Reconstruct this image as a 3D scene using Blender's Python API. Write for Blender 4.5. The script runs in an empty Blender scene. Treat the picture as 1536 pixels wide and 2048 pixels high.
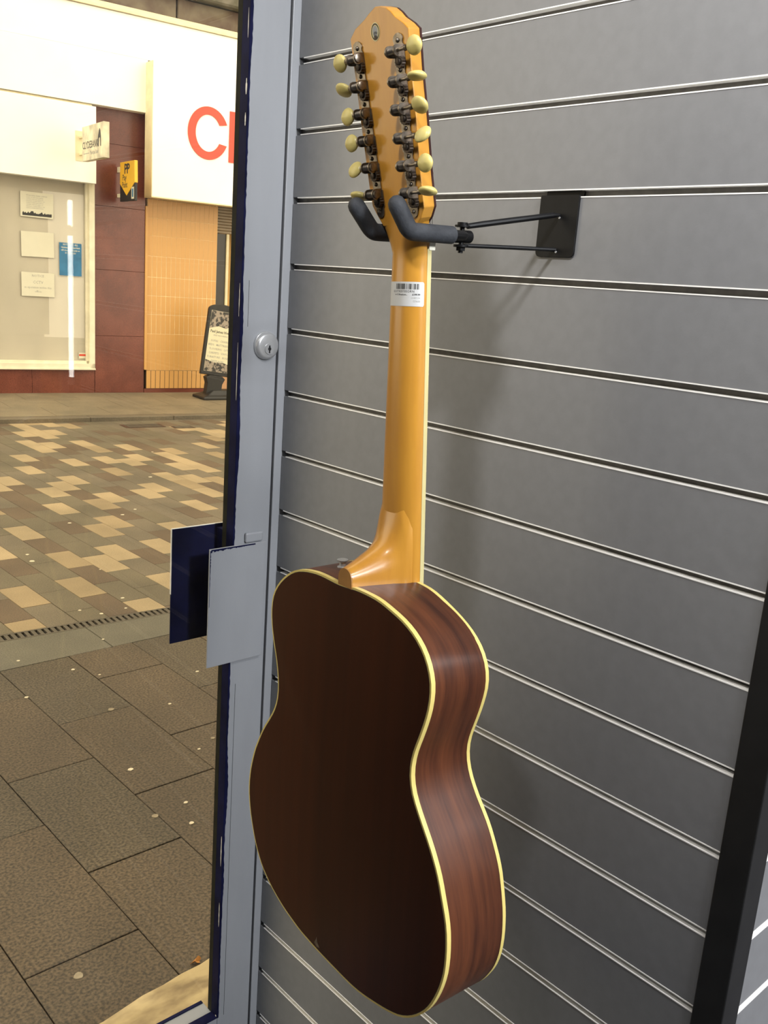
import bpy, bmesh, math, random
from mathutils import Vector, Matrix
random.seed(7)
SC = bpy.context.scene
COL = SC.collection
PI = math.pi

# ------------------------------------------------------------------ camera
FPX = 1866.94
cam_d = bpy.data.cameras.new('camera'); cam = bpy.data.objects.new('camera', cam_d); COL.objects.link(cam)
cam_d.sensor_fit = 'VERTICAL'; cam_d.sensor_height = 32.0; cam_d.lens = FPX * 32.0 / 2048.0
cam_d.clip_start = 0.02; cam_d.clip_end = 200
RT_ = Vector((0.7396186, -0.669343, 0.0703147)); DN_ = Vector((-0.1079065, -0.2210582, -0.9692727)); FW_ = Vector((0.6643195, 0.7093047, -0.2357252))
CAMPOS = Vector((-0.9143, -1.2348, -0.3223))
M = Matrix.Identity(4)
for i in range(3):
    M[i][0] = RT_[i]; M[i][1] = -DN_[i]; M[i][2] = -FW_[i]; M[i][3] = CAMPOS[i]
cam.matrix_world = M
SC.camera = cam

# ------------------------------------------------------------------ world, exposure, lights
world = bpy.data.worlds.new('sky'); SC.world = world; world.use_nodes = True
bg = world.node_tree.nodes['Background']
bg.inputs[0].default_value = (1.0, 0.88, 0.66, 1); bg.inputs[1].default_value = 3.6
SC.view_settings.view_transform = 'Standard'; SC.view_settings.look = 'None'
SC.view_settings.exposure = 0.0; SC.view_settings.gamma = 1.0; SC.view_settings.use_curve_mapping = False

def area(name, loc, target, sx, sy, power, color, spread=180):
    l = bpy.data.lights.new(name, 'AREA'); l.shape = 'RECTANGLE'; l.size = sx; l.size_y = sy; l.energy = power; l.color = color
    l.spread = math.radians(spread)
    o = bpy.data.objects.new(name, l); COL.objects.link(o); o.location = loc
    o.rotation_euler = (Vector(target) - Vector(loc)).to_track_quat('-Z', 'Y').to_euler()
    return o
area('ceiling_light_front', (-1.40, -1.00, 0.93), (0.0, -1.05, 0.50), 0.22, 0.22, 23, (1.0, 0.97, 0.93), 85)
area('ceiling_light_wall', (-0.34, -1.75, 0.92), (0.0, -1.05, 0.35), 0.20, 0.30, 9, (1.0, 0.97, 0.95), 100)
area('ceiling_light_rear', (-0.24, -3.4, 0.93), (-0.10, 0.0, -0.7), 0.34, 0.6, 185, (0.93, 0.96, 1.0))
area('ceiling_light_side', (2.6, -2.9, 0.93), (2.6, -2.9, -1), 1.6, 1.6, 170, (1.0, 0.97, 0.97))

# ------------------------------------------------------------------ helpers: materials
def nt(m): return m.node_tree.nodes, m.node_tree.links
def mat(name, col, rough=0.5, metal=0.0, noise=0.0, nscale=20.0, stretch=(1, 1, 1), bump=0.0, bscale=None, coat=0.0, spec=0.5, col2=None, detail=4, ramp=(0.35, 0.65)):
    m = bpy.data.materials.new(name); m.use_nodes = True
    N, L = nt(m); b = N['Principled BSDF']
    b.inputs['Base Color'].default_value = (*col, 1); b.inputs['Roughness'].default_value = rough; b.inputs['Metallic'].default_value = metal
    b.inputs['Coat Weight'].default_value = coat; b.inputs['Coat Roughness'].default_value = 0.15
    b.inputs['Specular IOR Level'].default_value = spec
    if noise or col2 or bump:
        tc = N.new('ShaderNodeTexCoord'); mp = N.new('ShaderNodeMapping'); mp.inputs['Scale'].default_value = stretch
        L.new(tc.outputs['Object'], mp.inputs['Vector'])
    if noise or col2:
        n = N.new('ShaderNodeTexNoise'); n.inputs['Scale'].default_value = nscale; n.inputs['Detail'].default_value = detail
        L.new(mp.outputs[0], n.inputs['Vector'])
        r = N.new('ShaderNodeValToRGB'); L.new(n.outputs['Fac'], r.inputs['Fac'])
        if col2 is None: col2 = tuple(c * (1 - noise) for c in col); col1 = tuple(min(1, c * (1 + noise)) for c in col)
        else: col1 = col
        r.color_ramp.elements[0].position = ramp[0]; r.color_ramp.elements[1].position = ramp[1]
        r.color_ramp.elements[0].color = (*col2, 1); r.color_ramp.elements[1].color = (*col1, 1)
        L.new(r.outputs['Color'], b.inputs['Base Color'])
        m['ramp'] = r.name
    if bump:
        n2 = N.new('ShaderNodeTexNoise'); n2.inputs['Scale'].default_value = bscale or nscale; n2.inputs['Detail'].default_value = 5
        L.new(mp.outputs[0], n2.inputs['Vector'])
        bp = N.new('ShaderNodeBump'); bp.inputs['Strength'].default_value = bump; bp.inputs['Distance'].default_value = 0.002
        L.new(n2.outputs['Fac'], bp.inputs['Height']); L.new(bp.outputs[0], b.inputs['Normal'])
    return m
def emis(name, col, s):
    m = bpy.data.materials.new(name); m.use_nodes = True; N, L = nt(m)
    b = N['Principled BSDF']; b.inputs['Base Color'].default_value = (*col, 1)
    b.inputs['Emission Color'].default_value = (*col, 1); b.inputs['Emission Strength'].default_value = s
    return m
def glass_mat(name, tint, refl=1.0):
    m = bpy.data.materials.new(name); m.use_nodes = True; N, L = nt(m)
    N.remove(N['Principled BSDF'])
    t = N.new('ShaderNodeBsdfTransparent'); t.inputs[0].default_value = (*tint, 1)
    g = N.new('ShaderNodeBsdfGlossy'); g.inputs['Roughness'].default_value = 0.0
    # Schlick reflectance, the same on both faces of the thin pane
    ge = N.new('ShaderNodeNewGeometry'); dt = N.new('ShaderNodeVectorMath'); dt.operation = 'DOT_PRODUCT'
    L.new(ge.outputs['Normal'], dt.inputs[0]); L.new(ge.outputs['Incoming'], dt.inputs[1])
    ab_ = N.new('ShaderNodeMath'); ab_.operation = 'ABSOLUTE'; L.new(dt.outputs['Value'], ab_.inputs[0])
    om = N.new('ShaderNodeMath'); om.operation = 'SUBTRACT'; om.inputs[0].default_value = 1.0; L.new(ab_.outputs[0], om.inputs[1])
    pw = N.new('ShaderNodeMath'); pw.operation = 'POWER'; pw.inputs[1].default_value = 5.0; L.new(om.outputs[0], pw.inputs[0])
    fr = N.new('ShaderNodeMath'); fr.operation = 'MULTIPLY_ADD'; fr.inputs[1].default_value = 0.96; fr.inputs[2].default_value = 0.04; L.new(pw.outputs[0], fr.inputs[0])
    mu = N.new('ShaderNodeMath'); mu.operation = 'MULTIPLY'; mu.inputs[1].default_value = refl; mu.use_clamp = True
    mx = N.new('ShaderNodeMixShader')
    L.new(fr.outputs[0], mu.inputs[0]); L.new(mu.outputs[0], mx.inputs[0]); L.new(t.outputs[0], mx.inputs[1]); L.new(g.outputs[0], mx.inputs[2])
    L.new(mx.outputs[0], N['Material Output'].inputs['Surface'])
    return m

# ------------------------------------------------------------------ helpers: meshes and objects
class MB:
    def __init__(s): s.v = []; s.f = []; s.mi = []; s.cur = 0
    def add(s, vs, fs):
        k = len(s.v); s.v += [tuple(v) for v in vs]
        for f in fs: s.f.append(tuple(i + k for i in f)); s.mi.append(s.cur)
        return s
    def box(s, a, b, fr=None):
        x0, y0, z0 = a; x1, y1, z1 = b
        vs = [(x0, y0, z0), (x1, y0, z0), (x1, y1, z0), (x0, y1, z0), (x0, y0, z1), (x1, y0, z1), (x1, y1, z1), (x0, y1, z1)]
        if fr: vs = [fr(v) for v in vs]
        return s.add(vs, [(0, 3, 2, 1), (4, 5, 6, 7), (0, 1, 5, 4), (1, 2, 6, 5), (2, 3, 7, 6), (3, 0, 4, 7)])
    def prism(s, poly, z0, z1, fr=None):
        n = len(poly); vs = [(x, y, z0) for x, y in poly] + [(x, y, z1) for x, y in poly]
        if fr: vs = [fr(v) for v in vs]
        return s.add(vs, [tuple(range(n - 1, -1, -1)), tuple(range(n, 2 * n))] + [(i, (i + 1) % n, n + (i + 1) % n, n + i) for i in range(n)])
    def tube(s, pts, rad, n=12, cap=True):
        pts = [Vector(p) for p in pts]; rs = rad if isinstance(rad, (list, tuple)) else [rad] * len(pts)
        rings = []; prev = None
        for i, p in enumerate(pts):
            d = (pts[min(i + 1, len(pts) - 1)] - pts[max(i - 1, 0)]).normalized()
            if prev is None:
                u = d.orthogonal().normalized()
            else: u = (prev - d * prev.dot(d)).normalized()
            prev = u; w = d.cross(u)
            rings.append([p + (u * math.cos(2 * PI * k / n) + w * math.sin(2 * PI * k / n)) * rs[i] for k in range(n)])
        return s.rings(rings, cap)
    def rings(s, rings, cap=True, closed=True):
        n = len(rings[0]); vs = [v for r in rings for v in r]; fs = []
        m = n if closed else n - 1
        for i in range(len(rings) - 1):
            for k in range(m):
                a = i * n + k; b = i * n + (k + 1) % n; fs.append((a, b, b + n, a + n))
        if cap: fs.append(tuple(range(n - 1, -1, -1))); fs.append(tuple((len(rings) - 1) * n + k for k in range(n)))
        return s.add(vs, fs)
    def cyl(s, a, b, r, n=16, r2=None): return s.tube([a, b], [r, r2 if r2 is not None else r], n)
    def ball(s, c, rx, ry, rz, nu=14, nv=9, fr=None):
        vs = []; fs = []
        for j in range(nv + 1):
            t = PI * j / nv
            for i in range(nu):
                p = 2 * PI * i / nu; v = (rx * math.sin(t) * math.cos(p), ry * math.sin(t) * math.sin(p), rz * math.cos(t))
                if fr: v = fr(v)
                vs.append((c[0] + v[0], c[1] + v[1], c[2] + v[2]))
        for j in range(nv):
            for i in range(nu):
                a = j * nu + i; b = j * nu + (i + 1) % nu; fs.append((a, a + nu, b + nu, b))
        return s.add(vs, fs)
    def mesh(s, name, mats, smooth=False, bevel=0, seg=2, angle=35):
        me = bpy.data.meshes.new(name); me.from_pydata(s.v, [], s.f)
        mats = mats if isinstance(mats, (list, tuple)) else [mats]
        for m in mats: me.materials.append(m)
        me.polygons.foreach_set('material_index', s.mi)
        bm = bmesh.new(); bm.from_mesh(me)
        bmesh.ops.remove_doubles(bm, verts=bm.verts, dist=1e-6)
        bmesh.ops.recalc_face_normals(bm, faces=bm.faces)
        if bevel:
            es = [e for e in bm.edges if len(e.link_faces) == 2 and e.calc_face_angle(0) > math.radians(30)]
            bmesh.ops.bevel(bm, geom=es, offset=bevel, segments=seg, profile=0.5, affect='EDGES', clamp_overlap=True)
        if smooth:
            for f in bm.faces: f.smooth = True
            for e in bm.edges:
                if len(e.link_faces) == 2 and e.calc_face_angle(0) > math.radians(angle): e.smooth = False
        bm.to_mesh(me); bm.free(); me.update()
        return me
    def build(s, name, mats, parent=None, **k): return link(name, s.mesh(name, mats, **k), parent)
def link(name, me, parent=None, loc=None):
    o = bpy.data.objects.new(name, me); COL.objects.link(o)
    if parent: o.parent = parent
    if loc: o.location = loc
    return o
def empty(name, loc=(0, 0, 0)):
    o = bpy.data.objects.new(name, None); COL.objects.link(o); o.location = loc; o.empty_display_size = 0.05; return o
def tag(o, label=None, cat=None, group=None, kind=None):
    if label: o['label'] = label
    if cat: o['category'] = cat
    if group: o['group'] = group
    if kind: o['kind'] = kind
    return o
def struct(o): o['kind'] = 'structure'; return o

def text_mb(mb, body, size, fr, align='CENTER', bold=0.0, ext=0.0003, sx=1.0, spacing=1.0, res=3):
    """adds the letters to mb; fr maps (x, y, z) of the flat text to the place of the print"""
    cu = bpy.data.curves.new('t', 'FONT'); cu.body = body; cu.size = size; cu.align_x = align; cu.offset = bold; cu.extrude = ext
    cu.space_character = spacing; cu.resolution_u = res
    ob = bpy.data.objects.new('t', cu); COL.objects.link(ob)
    dg = bpy.context.evaluated_depsgraph_get(); me = bpy.data.meshes.new_from_object(ob.evaluated_get(dg))
    mb.add([fr((v.co.x * sx, v.co.y, v.co.z)) for v in me.vertices], [tuple(p.vertices) for p in me.polygons])
    bpy.data.objects.remove(ob); bpy.data.curves.remove(cu); bpy.data.meshes.remove(me)
    return mb
def clip(poly, a, b, c):
    """keeps the part of a convex polygon where a*x + b*y <= c"""
    out = []
    for i in range(len(poly)):
        p = poly[i]; q = poly[(i + 1) % len(poly)]
        dp = a * p[0] + b * p[1] - c; dq = a * q[0] + b * q[1] - c
        if dp <= 0: out.append(p)
        if dp * dq < 0:
            t = dp / (dp - dq); out.append((p[0] + (q[0] - p[0]) * t, p[1] + (q[1] - p[1]) * t))
    return out

# ------------------------------------------------------------------ materials
m_slat = mat('grey_slat_laminate', (0.180, 0.183, 0.190), 0.42, noise=0.035, nscale=60, bump=0.03, bscale=500)
m_core = mat('slat_core', (0.1240, 0.1147, 0.1023), 0.8, noise=0.15, nscale=80)
m_insert = mat('white_metal_insert', (0.86, 0.85, 0.82), 0.35, 0.0, noise=0.04, nscale=90)
m_blackpost = mat('black_trim', (0.008, 0.008, 0.008), 0.45, noise=0.2, nscale=30)
m_frame = mat('pale_blue_grey_paint', (0.245, 0.255, 0.272), 0.42, noise=0.05, nscale=14, stretch=(1, 1, 0.25), bump=0.12, bscale=60)
m_navy = mat('navy_gloss_paint', (0.006, 0.007, 0.03), 0.55, noise=0.3, nscale=25, spec=0.06)
m_gap = mat('dark_door_gap', (0.004, 0.004, 0.006), 0.8, noise=0.2, nscale=30)
m_glass = glass_mat('door_glass', (0.98, 0.98, 0.97), 0.4)
m_glass2 = glass_mat('shop_glass', (0.95, 0.94, 0.925))
m_lock = mat('brushed_chrome', (0.48, 0.49, 0.50), 0.28, 0.55, noise=0.06, nscale=60)
m_black = mat('black_satin_metal', (0.005, 0.005, 0.0055), 0.45, noise=0.2, nscale=60, spec=0.18)
m_rubber = mat('dark_grey_foam_rubber', (0.0279, 0.0310, 0.0372), 0.75, noise=0.18, nscale=120, bump=0.2, bscale=400)
m_wallp = mat('shop_wall_paint', (0.1550, 0.1550, 0.1612), 0.8, noise=0.03, nscale=8)
m_floor = mat('grey_shop_carpet', (0.0620, 0.0620, 0.0682), 0.9, noise=0.25, nscale=150, bump=0.4, bscale=300)
m_ceil = mat('white_ceiling', (0.4650, 0.4650, 0.4588), 0.85, noise=0.03, nscale=10)
# guitar
def wood(name, c1, c2, rough, sx, sc, coat=0.0, c3=None, spec=0.5):
    m = bpy.data.materials.new(name); m.use_nodes = True; N, L = nt(m); b = N['Principled BSDF']
    tc = N.new('ShaderNodeTexCoord'); mp = N.new('ShaderNodeMapping'); mp.inputs['Scale'].default_value = sx
    n = N.new('ShaderNodeTexNoise'); n.inputs['Scale'].default_value = sc; n.inputs['Detail'].default_value = 6; n.inputs['Roughness'].default_value = 0.62
    n2 = N.new('ShaderNodeTexNoise'); n2.inputs['Scale'].default_value = sc * 7; n2.inputs['Detail'].default_value = 3
    L.new(tc.outputs['Object'], mp.inputs[0]); L.new(mp.outputs[0], n.inputs['Vector']); L.new(mp.outputs[0], n2.inputs['Vector'])
    a = N.new('ShaderNodeMath'); a.operation = 'MULTIPLY_ADD'; a.inputs[1].default_value = 0.25
    L.new(n2.outputs['Fac'], a.inputs[0]); L.new(n.outputs['Fac'], a.inputs[2])
    r = N.new('ShaderNodeValToRGB'); L.new(a.outputs[0], r.inputs['Fac'])
    r.color_ramp.elements[0].position = 0.42; r.color_ramp.elements[1].position = 0.82
    r.color_ramp.elements[0].color = (*c2, 1); r.color_ramp.elements[1].color = (*c1, 1)
    if c3:
        e = r.color_ramp.elements.new(0.62); e.color = (*c3, 1)
    L.new(r.outputs[0], b.inputs['Base Color']); b.inputs['Roughness'].default_value = rough
    b.inputs['Coat Weight'].default_value = coat; b.inputs['Coat Roughness'].default_value = 0.12; b.inputs['Specular IOR Level'].default_value = spec
    return m
m_back = wood('mahogany_back', (0.0680, 0.0176, 0.0064), (0.0320, 0.0096, 0.0040), 0.34, (0.35, 9, 3), 1.0, 0.0, spec=0.12)
m_side = wood('mahogany_sides', (0.130, 0.040, 0.015), (0.034, 0.0105, 0.006), 0.36, (1.6, 1.6, 26), 2.0, 0.0, spec=0.38)
m_neck = wood('amber_maple_neck', (0.54, 0.258, 0.032), (0.43, 0.188, 0.024), 0.3, (1.2, 8, 8), 3.0, 0.22)
m_head = wood('amber_headstock', (0.3596, 0.1922, 0.0403), (0.2790, 0.1364, 0.0248), 0.34, (2, 5, 5), 4.0, 0.25)
m_top = wood('spruce_top', (0.4464, 0.2852, 0.1240), (0.3844, 0.2356, 0.0930), 0.3, (1, 40, 1), 2.0, 0.3)
m_veneer = mat('dark_head_veneer', (0.0310, 0.0074, 0.0050), 0.3, noise=0.2, nscale=30)
m_bind = mat('aged_cream_binding', (0.74, 0.60, 0.19), 0.38, noise=0.04, nscale=25)
m_bind2 = mat('cream_fretboard_binding', (0.5766, 0.5084, 0.2480), 0.38, noise=0.04, nscale=25)
m_rose = mat('rosewood_fingerboard', (0.0310, 0.0136, 0.0087), 0.45, noise=0.3, nscale=30)
m_nickel = mat('tarnished_nickel', (0.2232, 0.1922, 0.1550), 0.34, 0.9, noise=0.3, nscale=160)
m_gear = mat('dark_worn_gear', (0.0620, 0.0496, 0.0403), 0.42, 0.8, noise=0.4, nscale=200)
m_button = mat('aged_cream_plastic', (0.5766, 0.4836, 0.1674), 0.36, noise=0.05, nscale=60)
m_ivory = mat('bone_nut', (0.80, 0.77, 0.64), 0.4, noise=0.05, nscale=60)
m_label = mat('white_label_paper', (0.5332, 0.5394, 0.5332), 0.55, noise=0.02, nscale=40)
m_ink = mat('black_print', (0.03, 0.03, 0.03), 0.6, noise=0.2, nscale=60)
m_ink2 = mat('grey_print', (0.30, 0.30, 0.28), 0.6, noise=0.1, nscale=60)
# outside
m_sign = mat('white_sign_acrylic', (0.90, 0.89, 0.84), 0.35, noise=0.02, nscale=3)
m_cream = mat('cream_sign_trim', (0.72, 0.64, 0.42), 0.5, noise=0.08, nscale=8)
m_dirty = mat('weathered_cream_sign', (0.62, 0.57, 0.42), 0.5, noise=0.3, nscale=7)
m_red = mat('red_letters', (0.60, 0.055, 0.022), 0.35, noise=0.04, nscale=5)
def granite():
    m = mat('polished_red_granite', (0.140, 0.037, 0.022), 0.25, nscale=160, col2=(0.072, 0.018, 0.011), detail=3, ramp=(0.3, 0.7))
    N, L = nt(m); b = N['Principled BSDF']; r = N[m['ramp']]
    n = N.new('ShaderNodeTexNoise'); n.inputs['Scale'].default_value = 2.2; n.inputs['Detail'].default_value = 7
    r2 = N.new('ShaderNodeValToRGB'); r2.color_ramp.elements[0].position = 0.4; r2.color_ramp.elements[1].position = 0.75
    r2.color_ramp.elements[0].color = (1, 1, 1, 1); r2.color_ramp.elements[1].color = (1.8, 2.0, 2.0, 1)
    tc = N.new('ShaderNodeTexCoord'); L.new(tc.outputs['Object'], n.inputs['Vector']); L.new(n.outputs['Fac'], r2.inputs[0])
    mx = N.new('ShaderNodeMix'); mx.data_type = 'RGBA'; mx.blend_type = 'MULTIPLY'; mx.inputs[0].default_value = 1
    L.new(r.outputs[0], mx.inputs[6]); L.new(r2.outputs[0], mx.inputs[7]); L.new(mx.outputs[2], b.inputs['Base Color'])
    return m
m_granite = granite()
m_tile = mat('ochre_painted_tile', (0.58, 0.315, 0.095), 0.38, noise=0.04, nscale=5)
m_grout = mat('pale_grout', (0.85, 0.68, 0.42), 0.8, noise=0.2, nscale=6)
m_grout2 = mat('dark_grout', (0.10, 0.055, 0.025), 0.8, noise=0.2, nscale=6)
m_wframe = mat('white_window_frame', (0.72, 0.68, 0.52), 0.45, noise=0.08, nscale=9)
m_blind = mat('grey_green_blind', (0.68, 0.655, 0.56), 0.7, noise=0.08, nscale=2, stretch=(1, 1, 0.3))
m_paper = mat('notice_paper', (0.62, 0.60, 0.48), 0.7, noise=0.02, nscale=12)
m_blue = mat('blue_poster', (0.03, 0.16, 0.32), 0.55, noise=0.15, nscale=9)
m_yellow = mat('yellow_sign_plastic', (0.80, 0.47, 0.03), 0.4, noise=0.03, nscale=10)
m_black2 = mat('black_street_plastic', (0.012, 0.011, 0.010), 0.5, noise=0.2, nscale=20)
m_soffit = mat('stained_brown_stone', (0.07, 0.04, 0.03), 0.85, nscale=3.5, col2=(0.16, 0.13, 0.09), detail=7, bump=0.6, bscale=12)
m_stone2 = mat('mossy_ledge', (0.16, 0.14, 0.11), 0.85, nscale=5, col2=(0.05, 0.05, 0.025), detail=7, bump=0.6, bscale=12)
m_shutter = mat('grey_brown_shutter', (0.26, 0.20, 0.13), 0.5, noise=0.08, nscale=10)
m_dark = mat('dark_doorway', (0.025, 0.020, 0.016), 0.35, noise=0.3, nscale=3)
m_amber = mat('painted_glow_amber', (0.62, 0.36, 0.10), 0.6, noise=0.1, nscale=4)  # yellowish light beyond the doorway, put into the wall colour
m_peach = mat('peach_step', (0.50, 0.28, 0.14), 0.6, noise=0.05, nscale=5)
m_collage = mat('furniture_photo_print', (0.30, 0.25, 0.20), 0.5, nscale=22, col2=(0.03, 0.028, 0.025), detail=2, ramp=(0.45, 0.55))
m_poster = mat('poster_cream', (0.66, 0.62, 0.44), 0.5, noise=0.02, nscale=12)
def stone(name, c1, c2, sp=260, bump=0.5):
    m = mat(name, c1, 0.62, nscale=sp, col2=c2, detail=3, bump=bump, bscale=sp, ramp=(0.36, 0.64))
    N, L = nt(m); b = N['Principled BSDF']; r = N[m['ramp']]
    n = N.new('ShaderNodeTexNoise'); n.inputs['Scale'].default_value = 3.0; n.inputs['Detail'].default_value = 6
    r2 = N.new('ShaderNodeValToRGB'); r2.color_ramp.elements[0].position = 0.3; r2.color_ramp.elements[1].position = 0.7
    r2.color_ramp.elements[0].color = (0.8, 0.8, 0.78, 1); r2.color_ramp.elements[1].color = (1.2, 1.18, 1.15, 1)
    tc = N.new('ShaderNodeNewGeometry'); L.new(tc.outputs['Position'], n.inputs['Vector']); L.new(n.outputs['Fac'], r2.inputs[0])
    mx = N.new('ShaderNodeMix'); mx.data_type = 'RGBA'; mx.blend_type = 'MULTIPLY'; mx.inputs[0].default_value = 1
    L.new(r.outputs[0], mx.inputs[6]); L.new(r2.outputs[0], mx.inputs[7]); L.new(mx.outputs[2], b.inputs['Base Color'])
    return m
m_pale = [stone('pale_paver', (0.36, 0.28, 0.165), (0.29, 0.22, 0.125), 150, 0.3), stone('buff_paver', (0.29, 0.22, 0.125), (0.24, 0.18, 0.10), 150, 0.3)]
m_grey = [stone('grey_paver', (0.165, 0.135, 0.09), (0.095, 0.08, 0.055), 170), stone('olive_paver', (0.150, 0.125, 0.078), (0.09, 0.076, 0.05), 170)]
m_brown = [stone('brown_paver', (0.130, 0.092, 0.056), (0.080, 0.056, 0.035), 170)]
m_slab = [stone('grey_brown_slab', (0.1110, 0.0873, 0.0548), (0.0296, 0.0237, 0.0155), 130, 0.9), stone('warm_brown_slab', (0.1169, 0.0858, 0.0518), (0.0355, 0.0266, 0.0163), 130, 0.9)]
m_band = stone('grey_band_slab', (0.145, 0.135, 0.10), (0.085, 0.078, 0.058), 190)
m_joint = mat('dark_joint_sand', (0.045, 0.036, 0.024), 0.9, noise=0.3, nscale=60)
m_farpave = stone('tan_pavement', (0.19, 0.155, 0.10), (0.155, 0.125, 0.08), 60, 0.2)
m_kerb = stone('grey_kerb', (0.13, 0.105, 0.07), (0.10, 0.082, 0.055), 60, 0.2)
m_sill = mat('worn_sandstone', (0.46, 0.36, 0.19), 0.8, nscale=14, col2=(0.22, 0.16, 0.085), detail=7, bump=0.7, bscale=40, stretch=(1, 2, 1), ramp=(0.3, 0.6))
m_gum = mat('chewing_gum', (0.62, 0.55, 0.40), 0.7, noise=0.1, nscale=60)
m_gum2 = mat('old_chewing_gum', (0.27, 0.225, 0.15), 0.8, noise=0.1, nscale=60)
m_leaf = mat('dry_orange_leaf', (0.45, 0.20, 0.04), 0.6, noise=0.3, nscale=60)
m_iron = mat('cast_iron_grate', (0.11, 0.095, 0.07), 0.6, 0.3, noise=0.2, nscale=60)
m_chip = mat('flaked_white_paint', (0.62, 0.62, 0.60), 0.5, noise=0.1, nscale=60)

ZG = -1.90     # street level
ZC = 0.98      # shop ceiling
ZF = -1.86     # shop floor

# ================================================================== SHOP ROOM
def box_obj(name, a, b, m, parent=None, **k): return MB().box(a, b).build(name, m, parent, **k)
struct(box_obj('floor', (-3.6, -5.0, ZF - 0.06), (5.0, 0.0, ZF), m_floor))
struct(box_obj('ceiling', (-3.6, -5.0, ZC), (5.0, 0.06, ZC + 0.1), m_ceil))
struct(box_obj('wall_back', (-3.6, -5.1, ZF), (5.0, -5.0, ZC), m_wallp))
struct(box_obj('wall_left', (-3.7, -5.1, ZF), (-3.6, 0.06, ZC), m_wallp))
struct(box_obj('wall_side', (5.0, -5.1, ZF), (5.1, 0.06, ZC), m_wallp))

# slatted wall to the right of the door: boards, metal inserts, dark core
P = 0.1; GH = 0.0097
YR = -0.838
wr = struct(box_obj('wall_right', (0.0105, YR, ZF), (0.05, -0.0005, ZC), m_core))
kk = range(-9, 19)
zs = [(-P * k - GH, -P * (k + 1)) for k in kk]
b0 = MB().box((0, YR, -P), (0.0105, -0.0006, -GH)).mesh('slat_board', m_slat, bevel=0.0005, seg=1)
ins = MB()
ins.box((-0.0005, YR, -0.0014), (0.0100, -0.012, 0.0)); ins.box((-0.0005, YR, -GH), (0.0100, -0.012, -GH + 0.0014))
i0 = ins.mesh('groove_insert', m_insert)
for k in kk:
    if -P * k > ZC - 0.02: continue
    if -P * (k + 1) > ZF:
        o = link('slat_board', b0, wr); o.location = (0, 0, -P * k)
    o = link('groove_insert', i0, wr); o.location = (0, 0, -P * k)
o = box_obj('slat_board', (0, YR, -P * 9 * -1 + 0.0), (0.0105, -0.0006, ZC), m_slat, wr)
# black corner post and the slatted face behind it
YE = -0.873
pt = MB(); pt.box((-0.0015, YE, ZF), (0.0392, YR + 0.001, ZC))
struct(pt.build('trim_1', m_blackpost, bevel=0.0015))
we = struct(box_obj('wall_end', (0.0392, YE + 0.012, ZF), (5.0, YE + 0.05, ZC), m_core))
b1 = MB().box((0.0395, YE + 0.0015, -P), (4.999, YE + 0.012, -GH)).mesh('slat_board', m_slat, bevel=0.0005, seg=1)
ins = MB()
ins.box((0.0395, YE + 0.001, -0.0014), (4.999, YE + 0.0115, 0)); ins.box((0.0395, YE + 0.001, -GH), (4.999, YE + 0.0115, -GH + 0.0014)); ins.box((0.0395, YE + 0.0095, -GH), (4.999, YE + 0.0115, 0))
i1 = ins.mesh('groove_insert', m_insert)
for k in kk:
    if -P * k > ZC - 0.02: continue
    if -P * (k + 1) > ZF:
        o = link('slat_board', b1, we); o.location = (0, 0, -P * k)
    o = link('groove_insert', i1, we); o.location = (0, 0, -P * k)

# door: jamb, stile, rails, glass
XJ = -0.0145; XS0 = -0.0188; XS1 = -0.0890; YG = 0.020; YB_ = 0.031
jb = MB(); jb.box((XJ, 0.0, ZF), (-0.0003, 0.07, ZC - 0.01)); jb.box((-0.0003, 0.0, ZF), (5.0, 0.07, ZC - 0.01))
struct(jb.build('trim_2', m_frame, bevel=0.001))
g = MB(); g.box((XS0 - 0.001, 0.010, ZF), (XJ, 0.06, 0.5)); struct(g.build('door_gap_shade', m_gap))  # near-black filler stands in for the shade in the open door gap
d1 = struct(empty('door_1', (0, 0, ZF)))
def dpart(name, mb, m, **k):
    o = mb.build(name, m, None, **k); o.parent = d1; o.matrix_parent_inverse = Matrix.Translation((0, 0, -ZF)); return o
DT = 0.48; DB = -1.670; DL = -0.95
def jagged(z0, z1, x0, amp, step):
    """left edge of the grey paint over the navy paint: ragged brush line"""
    pts = []; z = z0; r = random.Random(3)
    while z < z1:
        pts.append((x0 + amp * (r.random() - 0.3) * r.random(), z)); z += step * (0.4 + r.random())
    pts.append((x0, z1)); return pts
st = MB(); st.box((XS1, 0.0005, -1.84), (XS0, YB_, DT))
dpart('stile', st, m_frame, bevel=0.0012)
nv = MB(); nv.box((XS1 - 0.0012, 0.0003, DB), (XS1 + 0.0003, YG - 0.0005, DT - 0.1)); dpart('glazing_bead', nv, m_navy)
m_olive = mat('dark_olive_bead', (0.016, 0.016, 0.012), 0.6, noise=0.2, nscale=30, spec=0.05)
nv = MB(); nv.box((XS1 - 0.0013, YG - 0.0004, DB), (XS1 + 0.0003, YB_ + 0.0005, DT - 0.1)); dpart('glazing_bead', nv, m_olive)
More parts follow.
